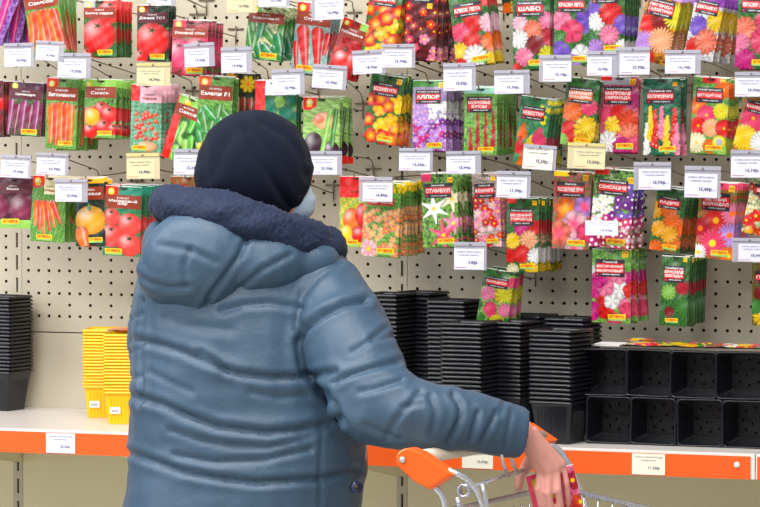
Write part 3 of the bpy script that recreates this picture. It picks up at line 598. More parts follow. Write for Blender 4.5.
# price sleeves: outer box x0,y0,x1,y1 px, tilt, paper, price text, distance v
TG = [(4, 43, 34, 67, 1, 'w', '14,90р.'), (36, 41, 65, 61, -3, 'w', '15,90р.'), (58, 53, 91, 78, -1, 'w', '17,20р.'), (137, 63, 170, 86, 0, 'y', '14,70р.'),
 (184, 43, 214, 67, 3, 'w', '17,90р.'), (221, 47, 252, 73, 1, 'w', '19,90р.'), (227, -12, 257, 13, 0, 'y', '13,90р.'), (258, -16, 290, 7, 1, 'w', '12,10р.'),
 (149, -14, 177, 5, -6, 'w', '16,90р.'), (311, -6, 344, 20, 1, 'w', '16,90р.'), (272, 69, 304, 95, 2, 'w', '15,90р.'), (313, 65, 348, 89, -4, 'w', '15,90р.'),
 (352, 50, 385, 74, 3, 'w', '14,90р.'), (382, 44, 415, 68, 0, 'w', '15,90р.'), (443, 63, 476, 91, 1, 'w', '15,50р.'), (494, 70, 530, 94, 1, 'w', '15,90р.'),
 (539, 55, 572, 82, 0, 'w', '15,10р.'), (587, 51, 617, 76, 0, 'w', '15,90р.'), (616, 47, 650, 75, 0, 'w', '15,90р.'), (665, 50, 701, 74, 0, 'w', '16,10р.'),
 (735, 72, 768, 97, 0, 'w', '15,90р.'), (1, 155, 32, 178, -2, 'w', '17,90р.'), (37, 153, 69, 175, -2, 'w', '16,90р.'), (55, 179, 88, 202, 0, 'w', '15,90р.'),
 (126, 153, 160, 179, 1, 'y', '16,40р.'), (174, 149, 206, 175, 0, 'w', '15,20р.'), (309, 151, 342, 175, 0, 'w', '15,90р.'), (359, 177, 393, 202, 0, 'w', '16,80р.'),
 (399, 148, 433, 171, 0, 'w', '13,20р.'), (446, 151, 481, 174, 1, 'w', '15,90р.'), (524, 145, 557, 170, -4, 'c', '15,50р.'), (568, 143, 606, 169, -2, 'y', '15,20р.'),
 (497, 171, 531, 198, -1, 'w', '11,90р.'), (634, 162, 671, 190, 0, 'w', '15,90р.'), (685, 166, 721, 198, -1, 'w', '15,40р.'), (731, 150, 768, 178, 0, 'w', '16,10р.'),
 (585, 220, 618, 236, 0, 'f', '15,90р.'), (454, 242, 487, 270, 0, 'w', '16р.'), (732, 238, 768, 262, 0, 'w', '15,90р.')]
VT = .305
WHERE = {}
def make_tag(x0, y0, x1, y1, tilt, kind, price, label):
    c = on_v((x0+x1)/2, y0, VT); W = (on_v(x1, y0, VT)-on_v(x0, y0, VT)).length; H = abs(on_v(x0, y1, VT).z-on_v(x0, y0, VT).z)
    t = empty('price_tag', c, label, 'price tag', 'price tags on the hooks', (R(-2), R(-tilt), R(random.uniform(-3, 3))))
    pap = MT[{'w': 'paper', 'y': 'paper_y', 'c': 'paper_c', 'f': 'paper'}[kind]]
    k = random.uniform(.80, .92) if kind != 'f' else 1; top = H*(.24 if kind in 'wy' else .04)
    cw, cx = W*k, (-W*(1-k)/2+.0006 if random.random() < .8 else W*(1-k)/2-.0006)
    if kind != 'f':
        b = MB(); b.box((-W/2, -.0012, -H), (W/2, -.0008, 0), MT['film']); b.box((-W/2, .0008, -H), (W/2, .0012, 0), MT['film_y'] if kind == 'y' else MT['plastic'])
        b.box((-W/2, -.0022, -H*.13), (W/2, .0022, 0), MT['film_y' if kind == 'y' else 'plastic_top']); b.tube([(0, -.0023, -H*.08), (0, -.0045, -H*.08)], .0018, MT['wire'], 8)
        b.build('clear_sleeve', t)
    b = MB(); z0, z1 = -H+.0012, -top; ch = z1-z0
    b.box((cx-cw/2, -.0005, z0), (cx+cw/2, .0005, z1), pap)
    fn = lambda x, z: (x, -.0007 if kind == 'f' else -.0014, z)
    w = cw; l1 = random.choice(['СЕМЕНА АСТРА СМЕСЬ', 'СЕМЕНА ЦВЕТЫ ПАКЕТ', 'СЕМЕНА ТОМАТ РАННИЙ', 'СЕМЕНА ОГУРЕЦ ПАКЕТ']) if y0 > 1e9 else 'СЕМЕНА '+('ЦВЕТЫ СМЕСЬ' if x0 > 345 else 'ОВОЩИ ПАКЕТ')
    put_text(b, l1, cx, z1-ch*.16, w*.8, ch*.085, MT['ink'], fn, 0)
    put_text(b, 'в белом пакете', cx, z1-ch*.30, w*.62, ch*.08, MT['ink'], fn, 0)
    put_text(b, price, cx+w*.16, z0+ch*.33, w*.42, ch*.2, MT['ink'], fn, .03)
    put_text(b, 'руб', cx+w*.42, z0+ch*.30, w*.07, ch*.05, MT['ink'], fn, 0)
    b.box((cx-w*.46, -.00145 if kind != 'f' else -.0008, z0+ch*.09), (cx-w*.08, -.00085 if kind != 'f' else -.0006, z0+ch*.105), MT['ink_r'])
    b.build('price_card', t)
    return t, c, H
used = {}
for i, tg in enumerate(TG):        # each sleeve goes to the free hook nearest to it
    best = None
    for k, s_ in enumerate(STACKS):
        if k in used: continue
        dx = (tg[0]+tg[2])/2-(s_['cx']-7); dy = tg[1]-(s_['cy']-16); d = math.hypot(dx, dy)
        if best is None or d < best[0]: best = (d, k)
    if best and best[0] < 26: used[best[1]] = i
owner = {i: k for k, i in used.items()}
ARM = {}
for i, tg in enumerate(TG):
    if i in owner: lab = '%s price tag at the hook of the %s' % ({'w': 'white', 'y': 'yellow', 'c': 'cream', 'f': 'loose white'}[tg[5]], STACKS[owner[i]]['short'].split(',')[0])
    else: lab = ''
    near = min(STACKS, key=lambda s_: math.hypot((tg[0]+tg[2])/2-s_['cx'], (tg[1]+tg[3])/2-s_['cy']-20))
    if not lab:
        lab = '%s price tag hanging over the %s' % ({'w': 'white', 'y': 'yellow', 'c': 'cream', 'f': 'small bare white'}[tg[5]], near['short'].split(',')[0])
    if len(lab.split()) > 16: lab = ' '.join(lab.split()[:16])
    t, c, H = make_tag(*tg, lab)
    ARM[i] = c+Vector((0, .001, -.003))
    if i not in owner:
        base = c+Vector((random.uniform(-.01, .01), VT, -.045)); base.y = -.0005
        hook(base, c+Vector((0, .04, -.03)), ARM[i], 'bare hook behind the '+lab.replace('price tag hanging over the ', 'tag over the '), 'wire hooks on the panel')
for k, s_ in enumerate(STACKS):
    p0 = s_['p0']; base = Vector((p0.x+.004, -.0005, p0.z-.004-.012))
    f = p0+Vector((0, 0, -.006)); arm = ARM[used[k]] if k in used else None
    lb = 'wire hook carrying the '+s_['short']
    hook(base, f, arm, ' '.join(lb.split()[:16]), 'wire hooks on the panel')
# bare double hook right of the hat and one above the pink tomato packets
for (bx, by, lab) in ((334, 187, 'bare wire hook on the panel just right of the dark hat'), (207, 2, 'bare wire hook above the pink tomato packets titled Розовый слон')):
    base = on_v(bx, by, 0); base.y = -.0005
    hook(base, base+Vector((-.01, -.2, .022)), None, lab)
# ---------------------------------------------------------------- shelf-edge price cards
def rail_card(x0, y0, x1, y1, pap, price, label):
    v = SHELF_D+.0085; a = on_v(x0, y0, v); c = on_v(x1, y1, v)
    b = MB(); b.box((a.x, a.y, SHELF_Z-.047), (c.x, a.y+.0008, SHELF_Z-.006), MT[pap]); w = c.x-a.x; cx = (a.x+c.x)/2; z1 = SHELF_Z-.006; h = .041
    fn = lambda x, z: (x, a.y-.0004, z)
    put_text(b, 'ГОРШОК ДЛЯ РАССАДЫ', cx, z1-h*.17, w*.84, h*.08, MT['ink'], fn, 0); put_text(b, 'квадратный', cx, z1-h*.32, w*.5, h*.08, MT['ink'], fn, 0)
    put_text(b, price, cx+w*.18, z1-h*.68, w*.36, h*.17, MT['ink'], fn, .02)
    tag(b.build('shelf_price_card'), label, 'price tag')
rail_card(46, 432, 75, 452, 'paper', '32,20р.', 'white price card on the orange rail left of the yellow pots')
rail_card(632, 455, 665, 475, 'paper_c', '11,20р.', 'cream price card on the orange rail below the lying black pots')
rail_card(462, 450, 493, 468, 'paper_c', '10,50р.', 'cream price card on the orange rail below the sleeve of the coat')
# ---------------------------------------------------------------- plant pots
def sqring(s, z, r, n=3):          # rounded square of half-size s at height z
    out = []
    for q in range(4):
        cx, cy = [(1, 1), (-1, 1), (-1, -1), (1, -1)][q]
        for k in range(n+1):
            a = R(90*q+90*k/n); out.append((cx*(s-r)+r*math.cos(a), cy*(s-r)+r*math.sin(a), z))
    return out
def pot_mesh(top, bot, h, m, holes=True, ribs=True):
    """open square pot standing at z=0: tapered walls, turned rim, wall thickness and drain holes"""
    b = MB(); r = top*.16; t = .0012
    rings = [sqring(bot, 0, r*.8), sqring(bot+(top-bot)*.75, h*.80, r), sqring(top*.965, h*.86, r), sqring(top*.965, h-.006, r), sqring(top+.0024, h-.0056, r), sqring(top+.0020, h-.0034, r), sqring(top+.0004, h-.0004, r), sqring(top-.0002, h, r),
             sqring(top-.001, h, r), sqring(top*.965-t, h-.006, r), sqring(bot+(top-bot)*.75-t, h*.80, r), sqring(bot-t, .0016, r*.8)]
    b.loft(rings, m, cap=(False, False))
    # floor with drain holes: a grid of cells, some left open
    n = 11; g = (bot-t)*2/n; off = -(bot-t)
    op = {(2, 2), (8, 2), (2, 8), (8, 8), (5, 1), (5, 9), (1, 5), (9, 5), (4, 4), (6, 6)} if holes else set()
    b.loft([sqring(bot, 0, r*.8), sqring(bot*.97, 0.0, r*.8)], m, cap=(False, False))
    for i in range(n):
        for j in range(n):
            cx, cy = off+(i+.5)*g, off+(j+.5)*g; z = .0016+(.0012 if (i == 5 or j == 5) else 0)
            x0, x1, y0, y1 = cx-g/2, cx+g/2, cy-g/2, cy+g/2
            if (i, j) in op:
                ri = g*.42; rg = [(cx+ri*math.cos(R(225+45*k)), cy+ri*math.sin(R(225+45*k)), z) for k in range(8)]
                sq = [(x0, y0, z), (cx, y0, z), (x1, y0, z), (x1, cy, z), (x1, y1, z), (cx, y1, z), (x0, y1, z), (x0, cy, z)]
                b.add(sq+rg, [(k, (k+1) % 8, 8+(k+1) % 8, 8+k) for k in range(8)], m)
            else: b.add([(x0, y0, z), (x1, y0, z), (x1, y1, z), (x0, y1, z)], [(0, 1, 2, 3)], m)
    if ribs:
        for k in range(-4, 5):
            x = k*bot*.2
            for sx in (0, 1, 2, 3):
                c, s_ = [(1, 0), (0, 1), (-1, 0), (0, -1)][sx]
                f = lambda u, d, z: (u*c-d*s_, u*s_+d*c, z)
                d0, d1 = bot, bot+(top-bot)*.72
                b.add([f(x-.0008, d0+.0001, .004), f(x+.0008, d0+.0001, .004), f(x+.0008, d1+.0001, h*.76), f(x-.0008, d1+.0001, h*.76), f(x, d0+.0012, .004), f(x, d1+.0012, h*.76)], [(0, 4, 5, 3), (4, 1, 2, 5)], m)
    return b
POTG = {}
def pot_stack(px, py, n, rot, top, bot, h, pitch, m, color, where, group, name='plant_pot', sticker=None, z0=0, key=None):
    p = on_v(px, 420, py); p.z = SHELF_Z
    proto = pot_mesh(top, bot, h, m).build(name)
    first = proto
    for k in range(n):
        o = proto if k == 0 else proto.copy()
        if k: COL.objects.link(o)
        o.location = (p.x+random.uniform(-.0006, .0006), p.y+random.uniform(-.0006, .0006), SHELF_Z+.0006+z0+k*pitch); o.rotation_euler = (0, 0, R(rot+random.uniform(-.8, .8)))
        j = n-1-k
        pos = 'topmost' if j == 0 else 'bottom' if k == 0 else ORD[j].replace('front', 'first')+' from top'
        tag(o, '%s square pot, %s of the stack %s' % (color, pos, where), 'plant pot', group)
    if sticker:
        b = MB(); s = sticker; d = bot+(top-bot)*.30+.0016
        b.box((s-.011, -d-.0012, .022), (s+.011, -d-.0002, .036), MT['sticker'])
        for q in range(9): b.box((s-.007+q*.0016, -d-.0014, .025), (s-.0063+q*.0016, -d-.0012, .031), MT['ink'])
        b.build('barcode_sticker', proto)
    return p
BK, YE = MT['black_pot'], MT['yellow_pot']
G1 = 'black square pots nested in upright stacks'; G2 = 'yellow square pots nested in upright stacks'
pot_stack(4, .075, 21, -8, .047, .034, .088, .0082, BK, 'black', 'at the left end of the shelf', G1, sticker=-.012)
pot_stack(107, .15, 19, 14, .044, .036, .070, .0067, YE, 'yellow', 'standing behind, at left', G2, sticker=-.020)
pot_stack(128, .27, 19, 14, .044, .036, .070, .0067, YE, 'yellow', 'standing in front, beside the coat', G2, sticker=-.020)
pot_stack(561, .37, 17, -14, .0475, .035, .085, .0088, BK, 'black', 'in front of the lying pots', G1)
pot_stack(470, .35, 18, -8, .0455, .033, .085, .0088, BK, 'black', 'standing third from the lying pots', G1)
pot_stack(512, .29, 18, -12, .042, .031, .085, .0088, BK, 'black', 'between the two front stacks', G1)
pot_stack(389, .15, 22, -12, .044, .032, .085, .0092, BK, 'black', 'nearest the coat at the back', G1)
pot_stack(421, .08, 22, -12, .044, .032, .085, .0092, BK, 'black', 'second from the coat at the back', G1)
pot_stack(455, .19, 21, -9, .044, .032, .085, .0092, BK, 'black', 'behind the cabbage seed packets', G1)
pot_stack(530, .13, 18, -12, .044, .032, .085, .009, BK, 'black', 'at the back behind the middle gap', G1)
pot_stack(573, .19, 18, -10, .044, .032, .085, .009, BK, 'black', 'at the back beside the lying pots', G1)
# eight pots lying on their sides, mouths to the front, in two rows
lie = pot_mesh(.0455, .036, .09, BK, ribs=False).build('plant_pot')
solid = pot_mesh(.0445, .035, .09, BK, holes=False, ribs=False).build('plant_pot')
xs0 = [608, 653, 700, 746]; xs1 = [603, 649, 694, 739.5]
first = True
for row, xs in ((0, xs0), (1, xs1)):
    for i, px in enumerate(xs):
        o = lie if first else lie.copy()
        if not first: COL.objects.link(o)
        first = False
        v = .375; x = on_v(px, 420 if row == 0 else 373, v).x
        # mouth (local +z) faces the aisle (-Y); lower wall rests level
        o.rotation_euler = (R(90+random.uniform(-.4, .4)), R(random.uniform(-1, 1)), R(random.uniform(-2, 2)))
        o.location = (x, -v+.092, SHELF_Z+.0475+row*.0945)
        tag(o, 'black square pot lying mouth outward in the %s row, %s from the right' % (['lower', 'upper'][row], ['fourth', 'third', 'second', 'first'][i]), 'plant pot', 'black pots lying on their sides')
        c = solid if (row == 0 and i == 0) else solid.copy(); c is solid or COL.objects.link(c); c.rotation_euler = o.rotation_euler; c.location = Vector(o.location)+Vector((0, .012, 0))
        tag(c, 'black square pot nested inside the %s lying pot from the right, %s row' % (['fourth', 'third', 'second', 'first'][i], ['lower', 'upper'][row]), 'plant pot', 'black pots lying on their sides')
# loose packets and a card lying flat on the upper row
zt = SHELF_Z+.0475+.0945+.0475
def flat_packet(px0, px1, art, label, seed, dz=0, rot=0, v0=.33, dv=.09):
    x0 = on_v(px0, 350, v0).x; x1 = on_v(px1, 350, v0).x; W = dv; H = x1-x0
    me, S = make_body(W, H, art, seed); o = bpy.data.objects.new('seed_packet', me); COL.objects.link(o)
    o.matrix_world = Matrix.Translation((x0, -(v0-dv/2), zt+.004+dz)) @ Matrix.Rotation(R(rot), 4, 'Z') @ Matrix(((0, 0, -1, 0), (-1, 0, 0, 0), (0, 1, 0, 0), (0, 0, 0, 1))).inverted().to_4x4().transposed().inverted() if False else Matrix.Translation((x0, -(v0-dv/2), zt+.004+dz)) @ Matrix.Rotation(R(rot), 4, 'Z') @ Matrix(((0, 0, -1, 0), (1, 0, 0, 0), (0, -1, 0, 0), (0, 0, 0, 1)))
    tag(o, label, 'seed packet')
def fa(s): s.bg('lpink', 'cream', 4); s.scat(10, ['rose', 'red', 'yel', 'grn'], .15, .22)
def fb(s): s.bg('lgrn', 'yel', 4); s.scat(12, ['yel', 'rose', 'grn', 'gold'], .14, .2)
def fc(s): s.bg('grn', 'rose', 4); s.scat(12, ['red', 'rose', 'yel', 'white'], .14, .2)
flat_packet(621, 662, fa, 'pink and cream seed packet lying flat on the upper row of lying pots', 301, .0, 2)
flat_packet(661, 704, fb, 'yellow and green seed packet lying flat in the middle on the lying pots', 302, .001, -2)
flat_packet(703, 752, fc, 'red and green seed packet lying flat on the rightmost lying pots', 303, .0, 1)
flat_packet(624, 648, fc, 'small bright seed packet lying behind the pink one on the lying pots', 304, .004, 4, .26, .06)
b = MB(); x0 = on_v(590, 350, .33).x; x1 = on_v(618, 350, .33).x; b.box((x0, -.32, zt+.0005), (x1, -.24, zt+.0035), MT['sticker'])
tag(b.build('folded_card'), 'pale card lying on the leftmost upper lying pot', 'card')
def fd(s): s.bg('sal', 'peach', 3); s.scat(6, ['ora', 'peach'], .14, .2)
me, S = make_body(.07, .11, fd, 305); o = bpy.data.objects.new('seed_packet', me); COL.objects.link(o)
p = on_v(128, 420, .27); o.matrix_world = Matrix.Translation((p.x-.042, p.y-.0, SHELF_Z+18*.0067+.070+.006)) @ Matrix.Rotation(R(10), 4, 'Z') @ Matrix(((0, 0, -1, 0), (1, 0, 0, 0), (0, -1, 0, 0), (0, 0, 0, 1)))
tag(o, 'pale orange seed packet lying on the front stack of yellow pots', 'seed packet')
# ---------------------------------------------------------------- person
MT['coat'] = mat('coat_nylon', (62, 86, 108), .45, spec=.4, noise=.08, nscale=6, bump=.35, bscale=90)
MT['fur'] = mat('dark_fur', (28, 40, 68), .7, spec=.3, noise=.4, nscale=50, bump=1.0, bscale=160, sheen=.06)
MT['knit'] = mat('dark_wool', (22, 27, 43), .95, spec=.12, noise=.12, nscale=40, bump=.6, bscale=420, sheen=.03)
MT['skin'] = mat('skin', (232, 162, 148), .5, noise=.08, nscale=25, bump=.15, bscale=150)
MT['mask'] = mat('mask_blue', (196, 216, 232), .8, bump=.3, bscale=200)
MT['dark_cloth'] = mat('dark_trousers', (38, 40, 50), .85)
MT['boot'] = mat('boot_leather', (26, 24, 24), .45)
MT['button'] = mat('button_navy', (42, 52, 84), .3)
MT['hair'] = mat('hair_brown', (70, 52, 42), .6)
MT['eye'] = mat('eye_white', (235, 232, 228), .2); MT['iris'] = mat('iris', (70, 60, 50), .2)
CR = Vector(right); CF = Vector(fw_h); UPV = Vector((0, 0, 1))
Q = lambda x, y, d: at_d(x, y, d)
def ell_mb(b, c, rx, ry, rz, m, ax=None, n=20):     # ellipsoid; rx along right, ry along depth, rz up
    ax = ax or (CR, CF, UPV); rings = []
    for i in range(1, n):
        a = math.pi*i/n; rings.append([Vector(c)+ax[0]*rx*math.sin(a)*math.cos(2*math.pi*k/n)+ax[1]*ry*math.sin(a)*math.sin(2*math.pi*k/n)-ax[2]*rz*math.cos(a) for k in range(n)])
    b.loft(rings, m)
def remesh(b, name, voxel, smooth=2, parent=None):
    o = b.build(name); md = o.modifiers.new('r', 'REMESH'); md.mode = 'VOXEL'; md.voxel_size = voxel
    s_ = o.modifiers.new('s', 'SMOOTH'); s_.iterations = smooth; s_.factor = .5
    dg = bpy.context.evaluated_depsgraph_get(); me = bpy.data.meshes.new_from_object(o.evaluated_get(dg)); me.name = name
    bpy.data.objects.remove(o); me.polygons.foreach_set('use_smooth', [True]*len(me.polygons))
    me.materials.clear(); me.materials.append(b.mats[0])
    n = bpy.data.objects.new(name, me); COL.objects.link(n)
    if parent: n.parent = parent
    return n
def getv(me): a = np.empty(len(me.vertices)*3); me.vertices.foreach_get('co', a); return a.reshape(-1, 3)
def getn(me): a = np.empty(len(me.vertices)*3); me.vertices.foreach_get('normal', a); return a.reshape(-1, 3)
def setv(me, a): me.vertices.foreach_set('co', a.ravel().tolist()); me.update()
def seg_dist(px, py, pts):
    d = np.full(len(px), 1e9)
    for (x0, y0), (x1, y1) in zip(pts[:-1], pts[1:]):
        L = (x1-x0)**2+(y1-y0)**2; t = np.clip(((px-x0)*(x1-x0)+(py-y0)*(y1-y0))/L, 0, 1)
        d = np.minimum(d, np.hypot(px-x0-t*(x1-x0), py-y0-t*(y1-y0)))
    return d
def crease(me, lines, facing=.0, ridge=.32):
    """sew folds into a garment: press the surface in along each seam line and puff it beside the seam"""
    v = getv(me); n = getn(me); px, py, z = project(v)
    toward = -(n@fw); w = np.clip((toward-facing)*4+.6, 0, 1)
    off = np.zeros(len(v))
    for (pts, depth, wid) in lines:
        d = seg_dist(px, py, pts); off += -depth*.58*np.exp(-(d/wid)**2)+depth*.58*ridge*np.exp(-((d-wid*2.4)/(wid*1.4))**2)
    setv(me, v+n*(off*w)[:, None])
def wob(me, amp, sc, seed=1, stretch=(1, 1, 1)):
    rs = np.random.RandomState(seed); v = getv(me); n = getn(me); o = np.zeros(len(v))
    for k in range(10):
        d = rs.randn(3)*stretch; d /= np.linalg.norm(d); o += np.sin(v@d*sc*(.6+rs.rand()*1.4)*6.28+rs.rand()*6.28)
    setv(me, v+n*(o*amp/3)[:, None])
def ringh(cx, y, d, xl, xr, hb, n=32, e=2.4, dy=0):
    c = Q((xl+xr)/2, y, d); a = (xr-xl)/2*d/F_PX; out = []
    for k in range(n):
        t = 2*math.pi*k/n; ct, st = math.cos(t), math.sin(t)
        out.append(c+CR*a*math.copysign(abs(ct)**(2/e), ct)+CF*hb*math.copysign(abs(st)**(2/e), st))
    return out
D0 = 5.85
# --- body: one continuous skin surface
b = MB(); SK = MT['skin']
fd = (CR*.80+CF*.60).normalized(); sd = UPV.cross(fd).normalized()      # the face looks away and to the right
hc = Q(261, 172, D0)
ell_mb(b, hc+UPV*.012, .072, .088, .098, SK, (sd, fd, UPV)); ell_mb(b, hc+fd*.024-UPV*.040, .064, .066, .072, SK, (sd, fd, UPV))
b.tube([hc+fd*.085+UPV*.015, hc+fd*.108-UPV*.02], .01, SK, 10, rs=[.006, .013]); ell_mb(b, hc+fd*.09-UPV*.062, .022, .012, .010, SK, (sd, fd, UPV), 10)
ell_mb(b, hc+fd*.075-UPV*.098, .022, .02, .016, SK, (sd, fd, UPV), 10)
for s_ in (-1, 1):
    ell_mb(b, hc+sd*s_*.073-UPV*.01-fd*.005, .009, .016, .031, SK, (sd, fd, UPV), 10)
b.tube([hc-UPV*.05-fd*.015, Q(250, 235, D0), Q(248, 262, D0)], .06, SK, 16, rs=[.055, .058, .08])
b.loft([ringh(0, y, D0, xl, xr, hb) for (y, xl, xr, hb) in ((245, 205, 300, .06), (265, 165, 330, .10), (330, 160, 335, .115), (420, 165, 335, .115), (500, 158, 342, .13), (560, 160, 345, .13), (590, 165, 340, .12))], SK)
SHR, ELR, WRR = Q(326, 302, 5.79), Q(374, 398, 5.64), Q(526, 434, 5.69)
b.tube([Q(290, 275, D0), SHR, Q(352, 352, 5.70), ELR, Q(450, 419, 5.63), WRR], .04, SK, 14, rs=[.05, .05, .047, .042, .034, .026])
SHL, ELL, WRL = Q(178, 292, 5.87), Q(172, 400, 5.93), Q(215, 440, 6.13)
b.tube([Q(200, 275, D0), SHL, ELL, WRL], .04, SK, 14, rs=[.05, .05, .042, .026])
def hand(w, kn, fingers, thumb, fr=.0071):
    pc = sum((Vector(k) for k in kn), Vector())/len(kn)
    for k in kn: b.tube([w, Vector(w).lerp(k, .5), Vector(k)], .012, SK, 10, rs=[.021, .0155, .0098])
    b.tube([w, w.lerp(pc, .55), pc], .02, SK, 12, rs=[.024, .019, .010])
    for j, f in enumerate(fingers):
        pts = [Vector(kn[j])]+[Vector(p) for p in f]; r0 = fr*(1 if j < 3 else .86)
        b.tube(fillet(pts, .01, 3), r0, SK, 10, rs=None)
        for p in pts[1:-1]: ell_mb(b, p, r0*1.1, r0*1.1, r0*1.1, SK, None, 8)
        ell_mb(b, pts[-1], r0, r0, r0*1.15, SK, None, 8)
    tp = [Vector(p) for p in thumb]; b.tube(tp, .009, SK, 10, rs=[.015, .0115, .0095, .0088][:len(tp)]); ell_mb(b, tp[-1], .0088, .0088, .011, SK, None, 8)
hand(WRR, [Q(540, 470, 5.700), Q(548.5, 472, 5.695), Q(556.5, 470, 5.70), Q(563, 466, 5.712)],
     [[Q(538, 489, 5.694), Q(541, 504, 5.703), Q(545, 514, 5.718)], [Q(548, 493, 5.688), Q(551, 509, 5.698), Q(554, 519, 5.713)],
      [Q(558, 490, 5.694), Q(560, 505, 5.704), Q(562, 514, 5.717)], [Q(566.5, 483, 5.710), Q(567.5, 496, 5.718), Q(568, 504, 5.728)]],
     [Q(537, 453, 5.72), Q(528, 464, 5.755), Q(520.5, 476, 5.765), Q(518.5, 487, 5.765)])
kl = [WRL+CR*(.05+.004*i)+CF*(.055-.016*i)-UPV*(.01) for i in range(4)]
hand(WRL, kl, [[k+CR*.035-UPV*.008, k+CR*.055-UPV*.026, k+CR*.05-UPV*.042] for k in kl], [WRL+CF*.02+CR*.015, WRL+CF*.04+CR*.035-UPV*.01, WRL+CF*.045+CR*.06-UPV*.018])
FLZ = 0
for s_, x in ((-1, 205), (1, 292)):
    hip = Q(x, 585, D0); knee = Vector((hip.x, hip.y, .46))+CF*.02; ank = Vector((hip.x, hip.y, .09))
    b.tube([hip, hip.lerp(knee, .5), knee, knee.lerp(ank, .35), ank, ank-UPV*.05], .06, SK, 16, rs=[.088, .076, .058, .056, .040, .04])
    b.tube([ank-UPV*.04-CF*.03, ank-UPV*.05+CF*.10, ank-UPV*.06+CF*.16], .03, SK, 12, rs=[.035, .035, .025])
person = remesh(b, 'person', .0034, 3)
tag(person, 'person seen from behind in dark hat and blue-grey puffer coat, hand over the cart', 'person')
for s_ in (-1, 1):
    e = MB(); c = hc+fd*.081+sd*s_*.03+UPV*.012; ell_mb(e, c, .012, .012, .012, MT['eye'], None, 12); ell_mb(e, c+fd*.0085, .005, .005, .005, MT['iris'], None, 8); e.build('eye', person)
# --- coat (torso and both sleeves in one piece)
b = MB(); CT = MT['coat']
rows = [(222, 200, 300, .06), (236, 165, 325, .10), (250, 152, 342, .135), (268, 142, 350, .155), (300, 135, 355, .17), (340, 132, 358, .175), (380, 130, 362, .178), (410, 131, 364, .18), (440, 129, 366, .18),
        (470, 127, 364, .185), (507, 124, 361, .19), (560, 121, 364, .195), (640, 118, 368, .195), (720, 118, 368, .19), (724, 122, 364, .185)]
b.loft([ringh(0, y, D0, xl, xr, hb, e=2.3) for (y, xl, xr, hb) in rows], CT)
b.tube(fillet([Q(295, 285, 5.82), Q(327, 300, 5.78), Q(350, 348, 5.69), Q(372, 396, 5.635), Q(395, 412, 5.62), Q(435, 415, 5.615), Q(480, 424, 5.635), Q(512, 431, 5.67), Q(526, 432, 5.685)], .04, 3), .05, CT, 24,
       rs=None) if False else None
path = [(Q(290, 285, 5.82), .085), (Q(325, 300, 5.78), .084), (Q(342, 328, 5.73), .083), (Q(355, 360, 5.68), .080), (Q(368, 388, 5.645), .082), (Q(384, 404, 5.625), .078), (Q(410, 413, 5.612), .066), (Q(440, 417, 5.612), .058), (Q(470, 422, 5.625), .0535), (Q(495, 428, 5.642), .050), (Q(523, 434, 5.655), .0465)]
b.tube([p for p, r in path], .05, CT, 28, rs=[r for p, r in path])
path = [(Q(195, 280, 5.86), .08), (Q(174, 296, 5.87), .076), (Q(167, 330, 5.87), .072), (Q(165, 370, 5.88), .068), (Q(167, 402, 5.92), .066), (Q(175, 420, 6.0), .058), (Q(205, 436, 6.10), .048)]
b.tube([p for p, r in path], .05, CT, 24, rs=[r for p, r in path])
coat = remesh(b, 'coat', .0055, 5, person)
wob(coat.data, .003, 4, 3, (.6, .6, 1.5)); wob(coat.data, .0009, 13, 8, (.5, .5, 1.6))
crease(coat.data, [
  ([(136, 340), (160, 345), (183, 352), (210, 364), (237, 374), (270, 378), (300, 377), (335, 372)], .014, 3.2),
  ([(134, 396), (160, 404), (187, 416), (217, 427), (266, 433), (300, 430), (338, 419)], .016, 3.4),
  ([(130, 453), (150, 460), (183, 472), (220, 479), (256, 483), (320, 479), (358, 470)], .015, 3.2),
  ([(222, 311), (245, 305), (270, 303), (300, 308)], .009, 3),
  ([(366, 300), (344, 304), (322, 315), (305, 328), (298, 343), (302, 367), (316, 386), (333, 404), (344, 422)], .02, 3.2),
  ([(341, 262), (318, 277), (302, 296), (296, 330)], .006, 2.6),
  ([(322, 424), (320, 470), (320, 515)], .004, 2.2),
  ([(227, 372), (214, 360), (200, 352)], .008, 2.5),
  ([(170, 430), (200, 440), (235, 446), (270, 447), (300, 440), (332, 426)], .008, 2.8),
  ([(175, 455), (215, 462), (262, 460), (310, 449)], .009, 2.8),
  ([(150, 372), (166, 380), (192, 392)], .005, 2.8), ([(250, 392), (280, 398), (330, 392)], .005, 3), ([(165, 318), (190, 326), (230, 330)], .004, 4),
  ([(143, 300), (141, 330), (140, 360), (142, 392), (139, 405)], .012, 2.2),
  ([(131, 320), (141, 314)], .006, 2), ([(131, 352), (140, 348)], .006, 2), ([(131, 378), (140, 376)], .006, 2),
  ([(372, 338), (386, 328)], .009, 2.4), ([(352, 352), (368, 342), (392, 336)], .006, 2.6), ([(335, 382), (352, 374), (372, 368), (398, 361)], .012, 2.8),
  ([(360, 392), (378, 388), (402, 380)], .008, 2.6), ([(385, 440), (396, 420), (412, 402), (420, 392)], .007, 2.6), ([(402, 407), (420, 404)], .006, 2.2),
  ([(453, 394), (460, 404), (461, 416), (455, 430), (448, 442)], .012, 2.5), ([(478, 412), (475, 424), (470, 440)], .009, 2.3), ([(496, 412), (491, 424), (481, 442)], .009, 2.2),
  ([(504, 402), (500, 416)], .006, 2), ([(512, 410), (508, 430), (504, 452)], .005, 2), ([(430, 396), (436, 412), (432, 432)], .006, 2.6),
  ([(365, 425), (380, 432), (400, 440)], .006, 2.4)])
